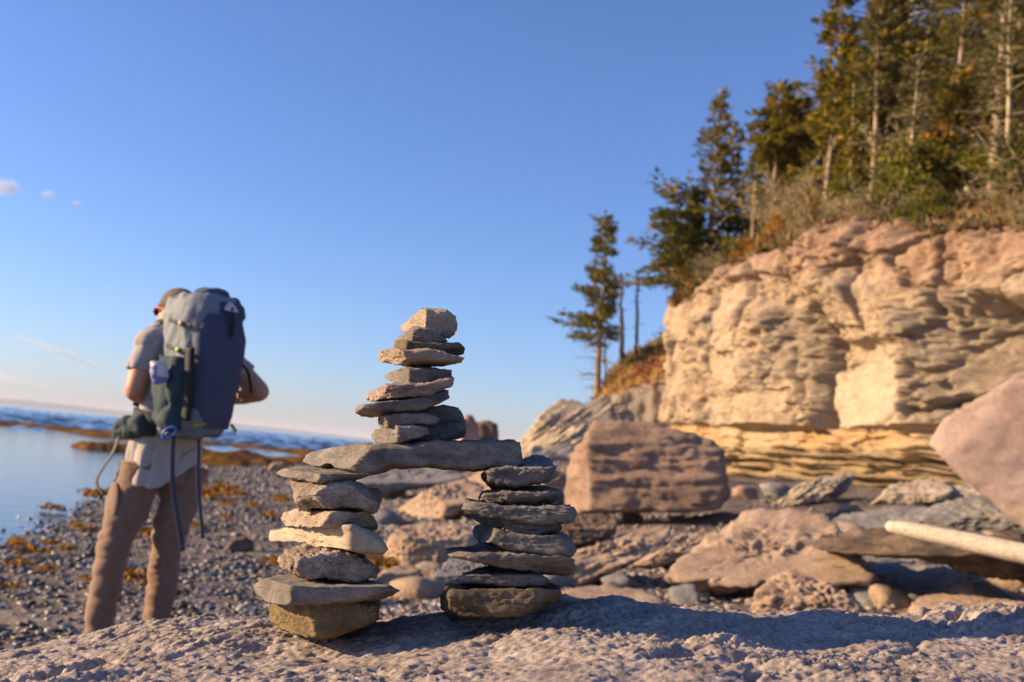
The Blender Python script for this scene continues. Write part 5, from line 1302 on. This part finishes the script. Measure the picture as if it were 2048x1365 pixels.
# sunglasses with dark red frame
g = Pack()
for s_ in (-1, 1):
    g.add(*tube(np.array([hd(s_ * (.034 + .026 * math.cos(t)), .104 - .012 * abs(math.cos(t)), .004 + .020 * math.sin(t)) for t in np.linspace(0, 6.283, 25)]), .0035, 6, False))
    g.add(*tube(spline([hd(s_ * .060, .094, .012), hd(s_ * .082, .05, .016), hd(s_ * .086, -.005, .012), hd(s_ * .083, -.03, -.01)], 16), .006, 6))
g.add(*tube([hd(-.009, .108, .01), hd(0, .11, .012), hd(.009, .108, .01)], .003, 6))
sg_ = obj('sunglasses', g.mesh('sunglasses', plain_mat('red_frame', (.34, .03, .025), rough=.35, bump=0)), man, -np.array(man.location))
for s_ in (-1, 1):
    v_ = hell(hd(s_ * .034, .101, .004), (.026, .005, .021), 2)
    lens = centred('lens', *v_, plain_mat('dark_lens', (.05, .012, .012), rough=.1, var=.05, bump=0), None); lens.location = tuple(np.array(lens.location)); lens.parent = sg_; lens.location = tuple(np.array(lens.location))

def cloth(pieces, voxel, smooth, amp, fr, seed, aniso=(1, 1, 1), direction=None):
    v, f, n = remesh(pieces, voxel, smooth)
    q = v * np.array(aniso)
    d = fbm(q * fr, 3, seed, .55) * amp
    d -= (1 - np.abs(fbm(q * fr * .6 + 4, 2, seed + 5))) ** 5 * amp * .9
    return v + n * d[:, None], f
# tee shirt with short sleeves
upL = shL * .38 + elL * .62; upR = shR * .38 + elR * .62
tee = [ball(shL, .092), ball(shR, .092), etube([shL, chest + Uu_ * .06, shR], [(.09, .09), (.11, .12), (.09, .09)], 16, 20, Uu_), etube([neck - Uu_ * .025, chest + Uu_ * .09, chest, waist, waist - Uu_ * .06], [(.085, .075), (.175, .118), (.185, .135), (.175, .13), (.18, .135)], 30, 28),
       etube([neck - Uu_ * .035, (neck + shL) / 2 + Uu_ * .01, shL], [.080, .086, .084]), etube([neck - Uu_ * .035, (neck + shR) / 2 + Uu_ * .01, shR], [.080, .086, .084]),
       etube([shL, shL * .5 + upL * .5, upL], [.084, .082, .080]), etube([shR, shR * .5 + upR * .5, upR], [.084, .082, .080])]
tv_, tf_ = cloth(tee, .009, 4, .014, 9, 21)
M_tee = plain_mat('grey_lilac_cotton', (.31, .28, .29), rough=.95, var=.08, sc=60, bump=.3, sheen=.2)
centred('tee_shirt', tv_, tf_, M_tee, man)
# loose shirt tail hanging below the pack
tail = [etube([waist + Uu_ * .03, pelv + Uu_ * .05, Hp(322, 952)], [(.17, .135), (.195, .15), (.215, .165)], 20, 30)]
sv_, sf2 = cloth(tail, .009, 3, .022, 8, 23, (1, 1, .35))
rel = (sv_ - Hp(330, 930))
bot = sv_[:, 2] < Hp(330, 915)[2]
sv_[:, 2] += bot * ((rel @ Rr_) * .28 + .03 * np.sin(rel @ Rr_ * 16))
centred('shirt_tail', sv_, sf2, plain_mat('beige_shirt_cloth', (.40, .35, .315), rough=.95, var=.08, sc=60, bump=.3, sheen=.2), man)
# trousers
tr_ = [etube([pelv + Uu_ * .04, pelv - Uu_ * .02, pelv - Uu_ * .1], [(.165, .125), (.185, .14), (.15, .13)], 16, 28)]
for h_, k_, a_ in ((hipL, knL, anL), (hipR, knR, anR)):
    tr_ += [etube([h_ + Uu_ * .04, h_ * .55 + k_ * .45, k_, k_ * .5 + a_ * .5, a_ - Uu_ * .02], [(.120, .122), (.104, .110), (.083, .086), (.079, .082), (.074, .080)], 40, 26)]
pv_, pf_ = cloth(tr_, .009, 4, .015, 6, 27, (.8, .8, 2.6))
M_trs = plain_mat('brown_trouser_cloth', (.20, .125, .088), rough=.92, var=.1, sc=50, bump=.3, sheen=.25)
trs = centred('trousers', pv_, pf_, M_trs, man)
seam = Pack(); ln = np.array([hipL - Rr_ * .115 - Uu_ * .02, hipL * .5 + knL * .5 - Rr_ * .112, knL - Rr_ * .09])
bk = ebox(hipL * .60 + knL * .40 - Rr_ * .092, .020, .07, .10, 3)
pk_ = centred('cargo_pocket', *bk, M_trs, None); pk_.parent = trs; pk_.location = tuple(np.array(pk_.location) - np.array(trs.location) - np.array(man.location))
M_boot = plain_mat('brown_boot_leather', (.09, .06, .04), rough=.6, sc=40, bump=.4)
for a_ in (anL, anR):
    ft = np.array([a_[0], a_[1], gz + .06])
    v_, f_, _ = remesh([etube([ft + Uu_ * .10, ft], [.058, .056], 8), etube([ft - Ff_ * .06 - Uu_ * .008, ft + Ff_ * .06 - Uu_ * .012, ft + Ff_ * .20 - Uu_ * .03], [(.05, .048), (.048, .058), (.030, .050)], 12, 16, Uu_)], .009, 4)
    v_[:, 2] = np.maximum(v_[:, 2], gz - .01)
    centred('boot', v_, f_, M_boot, man)

# ------------------------------------------------------------------ backpack
PO_ = Hp(392, 872, -.16); PO_ = np.array(PO_)          # bottom centre of the pack
LEANB = .075
def B(x, y, z): return PO_ + Rr_ * (x + LEANB * 0) + Ff_ * (y + LEANB * z * .6) + Uu_ * z
packo = empty('backpack', PO_)
tag(packo, 'large blue grey trekking backpack on the hiker, lid and side pocket stuffed', 'backpack')
def srect(hx, hy, n=40, e=3.2, cx=0, cy=0):
    t = np.linspace(0, 2 * np.pi, n, endpoint=False); c, s = np.cos(t), np.sin(t)
    return np.stack([cx + hx * np.sign(c) * np.abs(c) ** (2 / e), cy + hy * np.sign(s) * np.abs(s) ** (2 / e)], 1)
def bloft(prof, e=3.2):
    """prof: list of (z, half width, half depth, centre x, centre y)"""
    out = []
    zs = np.linspace(prof[0][0], prof[-1][0], 40); pr = np.array(prof)
    for z in zs:
        q = [np.interp(z, pr[:, 0], pr[:, i]) for i in range(1, 5)]
        out.append([B(x, y, z) for x, y in srect(q[0], q[1], 40, e, q[2], q[3])])
    return ringloft(out)
def bcloth(pieces, vox, sm, amp, fr, seed, an=(1, 1, 1)):
    return cloth(pieces, vox, sm, amp, fr, seed, an)
M_pbody = plain_mat('blue_grey_pack_cloth', (.17, .20, .235), rough=.75, var=.15, sc=40, bump=.4)
M_pfront = plain_mat('navy_heather_stretch_cloth', (.062, .070, .115), rough=.9, var=.3, sc=160, bump=.5)
M_pdark = plain_mat('black_pack_trim', (.016, .018, .021), rough=.7, sc=60)
M_pteal = plain_mat('dark_teal_mesh_pocket', (.035, .055, .068), rough=.85, var=.3, sc=120, bump=.5)
M_plid = plain_mat('navy_lid_cloth', (.055, .068, .11), rough=.8, var=.2, sc=50, bump=.4)
M_web = plain_mat('slate_webbing', (.06, .065, .09), rough=.8, sc=90, bump=.5)
M_yel = plain_mat('yellow_tab', (.42, .28, .03), rough=.6, bump=0)
M_lime = plain_mat('lime_buckle', (.36, .42, .10), rough=.5, bump=0)
v_, f_ = bcloth([bloft([(.0, .12, .12, -.01, .02), (.04, .150, .15, -.01, .025), (.2, .16, .165, -.01, .025), (.42, .172, .185, -.012, .035), (.60, .172, .20, -.012, .05), (.70, .150, .165, -.005, .055)])], .010, 4, .042, 6, 31, (1, 1, .6))
centred('pack_body', v_, f_, M_pbody, packo)
lidp = [bloft([(.575, .155, .155, .0, .01), (.615, .168, .170, .0, .01), (.67, .160, .165, .008, .012), (.715, .128, .135, .016, .02), (.742, .07, .07, .02, .03)], 2.6)]
v_, f_ = bcloth(lidp, .010, 3, .036, 8, 33)
lid = centred('lid', v_, f_, M_plid, packo)
def child_of(o, par, rootloc):
    o.location = tuple(np.array(o.location) - np.array(par.location) - np.array(rootloc)); o.parent = par
# logo: small pale mountain shaped emblem on the back of the lid
def back_y(x, z, extra=.0):
    pr = np.array([(.0, .10), (.04, .125), (.2, .14), (.42, .15), (.585, .15), (.62, .160), (.67, .140), (.705, .088)])
    return -np.interp(z, pr[:, 0], pr[:, 1]) * (1 - abs(x / .19) ** 3 * .25) - extra
lg = []
for dz_, hw in ((0, .040), (.014, .034), (.030, .022), (.046, .006)):
    for s_ in (-1, 1): lg.append(B(.028 + s_ * hw, back_y(.03, .628 + dz_, .014), .628 + dz_))
lv = np.array(lg); lv2 = np.concatenate([lv, lv + (-Ff_) * -.006])
lf = [(0, 1, 3, 2), (2, 3, 5, 4), (4, 5, 7, 6)] + [(8 + a, 8 + b, 8 + c, 8 + d) for a, b, c, d in ((0, 2, 3, 1), (2, 4, 5, 3), (4, 6, 7, 5))] + [(0, 8, 9, 1), (6, 7, 15, 14), (0, 2, 10, 8), (2, 4, 12, 10), (4, 6, 14, 12), (1, 9, 11, 3), (3, 11, 13, 5), (5, 13, 15, 7)]
logo = centred('logo', lv2, lf, plain_mat('pale_emblem', (.60, .50, .47), rough=.7, bump=0), None, smooth=False); child_of(logo, lid, PO_)
nick = centred('logo_peak', *ball(B(.03, back_y(.03, .64, .017), .639), (.010, .005, .010), 2), M_plid, None); child_of(nick, lid, PO_)
# front stretch pocket panel
nz_, nx_ = 44, 26; vv = []
for side in (0, 1):
    for z in np.linspace(.045, .60, nz_):
        w_ = np.interp(z, [.045, .12, .3, .5, .6], [.095, .108, .126, .134, .10])
        for x in np.linspace(-1, 1, nx_):
            y = back_y(x * w_, z, .0) - .030 * (1 - abs(x) ** 3) * np.interp(z, [.045, .1, .35, .55, .6], [.2, .9, 1.3, .8, .0]) + .004 + side * .03
            vv.append(B(x * w_ + .012, y, z))
vv = np.array(vv); n0 = nz_ * nx_
wr = fbm(vv * np.array([7, 7, 10]), 4, 37) * .016; vv[:n0] += (-Ff_) * wr[:n0, None]
ff = grid_faces(nz_, nx_).tolist() + (grid_faces(nz_, nx_)[:, ::-1] + n0).tolist()
for i in range(nz_ - 1):
    for j in (0, nx_ - 1): ff.append((i * nx_ + j, (i + 1) * nx_ + j, (i + 1) * nx_ + j + n0, i * nx_ + j + n0))
for j in range(nx_ - 1):
    for i in (0, nz_ - 1): ff.append((i * nx_ + j, i * nx_ + j + 1, i * nx_ + j + 1 + n0, i * nx_ + j + n0))
fp = centred('front_pocket', vv, ff, M_pfront, packo)
# buckle strap from lid down the front pocket
def ribbon(pts, wdir, w_, th, n=30):
    p = spline(pts, n); T = np.gradient(p, axis=0); T /= np.linalg.norm(T, axis=1)[:, None]
    wd = np.broadcast_to(np.asarray(wdir, float), p.shape); wd = wd - T * (wd * T).sum(1)[:, None]; wd = wd / np.linalg.norm(wd, axis=1)[:, None]
    nn = np.cross(T, wd)
    V_ = np.stack([p - wd * w_ - nn * th, p + wd * w_ - nn * th, p + wd * w_ + nn * th, p - wd * w_ + nn * th], 1).reshape(-1, 3)
    f = []
    for k in range(n - 1):
        for j in range(4): f.append((k * 4 + j, k * 4 + (j + 1) % 4, (k + 1) * 4 + (j + 1) % 4, (k + 1) * 4 + j))
    f += [(3, 2, 1, 0), tuple((n - 1) * 4 + j for j in range(4))]
    return V_, f
st = centred('lid_strap', *ribbon([B(.03, back_y(.03, .61, .02), .612), B(.035, back_y(.03, .56, .03), .56), B(.03, back_y(.03, .5, .038), .50)], Rr_, .011, .002), M_pdark, packo)
bkx = ebox(B(.033, back_y(.03, .565, .036), .565), .018, .007, .024, 2); o_ = centred('buckle', *bkx, M_pdark, None); child_of(o_, st, PO_)
# black side gusset strip between front pocket and left side panel, compression straps
centred('side_zip', *ribbon([B(-.135, back_y(.13, .06, .022), .07), B(-.150, back_y(.15, .25, .030), .25), B(-.160, back_y(.16, .40, .024), .42)], Rr_ * .5 - Ff_ * .8, .024, .003), M_pdark, packo)
for z, y0 in ((.53, -.12), (.40, -.13)):
    s_o = centred('compression_strap', *ribbon([B(-.150, y0, z), B(-.182, -.04, z + .01), B(-.180, .06, z + .03)], Uu_, .010, .002), M_web, packo)
    o_ = centred('strap_buckle', *ebox(B(-.178, -.06, z + .008), .010, .020, .015, 2), M_lime if z < .45 else plain_mat('tan_buckle', (.42, .30, .2), bump=0), None); child_of(o_, s_o, PO_)
# left mesh side pocket and its bulge
v_, f_ = bcloth([bloft([(.01, .05, .10, -.135, .01), (.06, .07, .125, -.145, .01), (.25, .075, .13, -.150, .01), (.385, .06, .12, -.150, .01)])], .009, 4, .02, 8, 39)
centred('side_pocket', v_, f_, M_pteal, packo)
v_, f_ = bcloth([bloft([(-.02, .09, .10, -.07, .02), (.02, .12, .14, -.06, .0), (.11, .13, .145, -.05, .0), (.15, .10, .12, -.05, 0)])], .010, 4, .03, 8, 40)
centred('bottom_panel', v_, f_, plain_mat('grey_blue_bottom_cloth', (.16, .17, .18), rough=.8, var=.15, sc=40, bump=.4), packo)
# shoulder straps over the shoulders and down the chest
for s_, sh in ((-1, shL), (1, shR)):
    top = (neck * .42 + sh * .58)
    centred('shoulder_strap', *ribbon([B(s_ * .085, .13, .47), top + Uu_ * .098 - Ff_ * .03, top + Ff_ * .13 + Uu_ * .01, top + Ff_ * .165 - Uu_ * .2, chest + Rr_ * s_ * .155 + Ff_ * .06 - Uu_ * .22], Rr_, .030, .008, 40), M_pdark, packo)
# hip belt with a stuffed pouch on the left
bz = .045
bl_ = [B(-.12, .05, bz), B(-.20, .14, bz + .01), B(-.185, .30, bz + .03), B(0, .40, bz + .02), B(.185, .30, bz + .02), B(.20, .14, bz), B(.12, .05, bz)]
belt = centred('hip_belt', *ribbon(bl_, Uu_, .038, .010, 60), M_pdark, packo)
v_, f_ = bcloth([etube([Hp(318, 858, -.16), Hp(285, 850, -.17), Hp(248, 858, -.10), Hp(232, 868, -.02)], [(.035, .055), (.055, .066), (.05, .055), (.025, .035)], 22, 20, Uu_)], .008, 3, .02, 11, 41)
o_ = centred('belt_pouch', v_, f_, M_pteal, None); child_of(o_, belt, PO_)
# dangling webbing
centred('webbing_strap', *ribbon([Hp(238, 872, -.10), Hp(226, 905, -.11), Hp(203, 940, -.12), Hp(193, 965, -.12), Hp(206, 990, -.12)], Ff_, .016, .0014), plain_mat('grey_webbing', (.085, .085, .095), rough=.8, sc=90), packo)
centred('webbing_strap', *ribbon([Hp(346, 872, -.26), Hp(345, 960, -.27), Hp(356, 1040, -.27), Hp(366, 1102, -.27)], Rr_, .012, .0012), M_web, packo)
centred('webbing_strap', *ribbon([Hp(398, 872, -.24), Hp(396, 960, -.23), Hp(401, 1020, -.22), Hp(406, 1078, -.22)], Rr_, .009, .0014), M_web, packo)
centred('webbing_strap', *ribbon([B(.165, -.03, .50), B(.19, -.02, .40), Hp(496, 745, -.02), Hp(503, 786, -.02)], Ff_, .011, .002), M_pdark, packo)
centred('compression_strap', *ribbon([B(.150, -.12, .20), B(.175, -.04, .26), B(.172, .08, .33)], Uu_, .010, .002), M_web, packo)
# yellow pull tabs
centred('pull_tab', *ribbon([B(-.095, back_y(.09, .055, .010), .050), B(-.03, back_y(.03, .065, .014), .062)], Uu_, .007, .003, 6), M_yel, packo)
centred('pull_tab', *ribbon([B(.110, back_y(.11, .06, .014), .072), B(.145, back_y(.14, .05, .014), .040)], Uu_, .008, .003, 6), M_yel, packo)
centred('grab_loop', *tube(spline([Hp(366, 602, -.1), Hp(378, 590, -.12), Hp(390, 600, -.1)], 12), .006, 6), M_pdark, packo)
centred('lid_toggle', *ball(Hp(381, 604, -.26), (.022, .015, .012), 2), M_lime, packo)
# things carried on the pack
v_, f_ = bcloth([etube([Hp(320, 768, -.36), Hp(319, 745, -.37), Hp(317, 722, -.37)], [(.028, .040), (.036, .048), (.030, .042)], 14, 18, Rr_)], .006, 2, .006, 20, 43)
colr = np.tile([.60, .54, .53], (len(v_), 1)); zl = (v_[:, 2] - v_[:, 2].min()) / (np.ptp(v_[:, 2])); xx = (v_ - v_.mean(0)) @ np.array([1, 0, 0])
colr[(zl < .72) & (xx < .0) | (zl < .35)] = (.16, .17, .40)
mm = NT('printed_packet'); aa = mm.n('ShaderNodeAttribute', attribute_name='Col'); mm.l(aa.outputs['Color'], mm.b.inputs['Base Color']); mm.b.inputs['Roughness'].default_value = .5
tag(centred('packet', v_, f_, mm.m, None, col=colr), 'white and blue packet tucked in the left side pocket of the backpack', 'packet')
c0_, c1_ = Hp(326, 876, -.385), Hp(352, 858, -.385); ax = c1_ - c0_; nx2 = np.cross(ax / np.linalg.norm(ax), np.array([0, 1, 0]))
loop = [c0_ + ax * (.5 - .5 * math.cos(t)) + nx2 * .022 * math.sin(t) * (1.1 if t < 3.14 else .8) for t in np.linspace(0, 2 * np.pi, 33)]
cl_ = Pack(); cl_.add(*tube(np.array(loop), .0065, 8, False))
tag(centred('carabiner', *cl_.arrays(), plain_mat('blue_anodised_metal', (.04, .13, .50), rough=.3, var=.05, bump=0)), 'blue carabiner clipped to the lower left of the backpack', 'carabiner')
# ------------------------------------------------------------------ camera, sky, sun
SUN_AZ, SUN_EL = R(-91.5), R(18.5)          # azimuth from +Y towards +X: low sun on the left, slightly beyond the cairn
sd = np.array([math.sin(SUN_AZ) * math.cos(SUN_EL), math.cos(SUN_AZ) * math.cos(SUN_EL), math.sin(SUN_EL)])
sun = bpy.data.lights.new('sun', 'SUN'); sun.energy = 5.0; sun.angle = R(.55); sun.color = (1.0, .70, .38)
so = bpy.data.objects.new('sun', sun); C.objects.link(so)
so.rotation_euler = Vector(sd).to_track_quat('Z', 'Y').to_euler()
w = bpy.data.worlds.new('World'); bpy.context.scene.world = w; w.use_nodes = True
nt = w.node_tree; bg = nt.nodes['Background']
sky = nt.nodes.new('ShaderNodeTexSky'); sky.sky_type = 'NISHITA'; sky.sun_disc = False
sky.sun_elevation = SUN_EL; sky.sun_rotation = SUN_AZ
sky.air_density = 1.0; sky.dust_density = .5; sky.ozone_density = 6.0; sky.altitude = 0
tint = nt.nodes.new('ShaderNodeMix'); tint.data_type = 'RGBA'; tint.blend_type = 'MULTIPLY'; tint.inputs[0].default_value = 1
nt.links.new(sky.outputs[0], tint.inputs[6]); tint.inputs[7].default_value = (1.02, .945, 1.08, 1)   # a touch of magenta, as the camera saw it
nt.links.new(tint.outputs[2], bg.inputs[0]); bg.inputs[1].default_value = .09

cd = bpy.data.cameras.new('camera'); cam = bpy.data.objects.new('camera', cd); C.objects.link(cam)
cd.lens = 35; cd.sensor_width = 36; cd.clip_end = 60000; cd.clip_start = .05
from mathutils import Matrix
m = Matrix(((rt[0], up[0], -fwd[0], 0), (rt[1], up[1], -fwd[1], 0), (rt[2], up[2], -fwd[2], CZ), (0, 0, 0, 1)))
cam.matrix_world = m
cd.dof.use_dof = True; cd.dof.focus_distance = 1.83; cd.dof.aperture_fstop = 4.5
S = bpy.context.scene; S.camera = cam
S.render.engine = 'CYCLES'; S.cycles.use_denoising = True; S.cycles.max_bounces = 6; S.cycles.diffuse_bounces = 3
S.view_settings.view_transform = 'Standard'; S.view_settings.look = 'None'; S.view_settings.exposure = 1.12; S.view_settings.gamma = 1
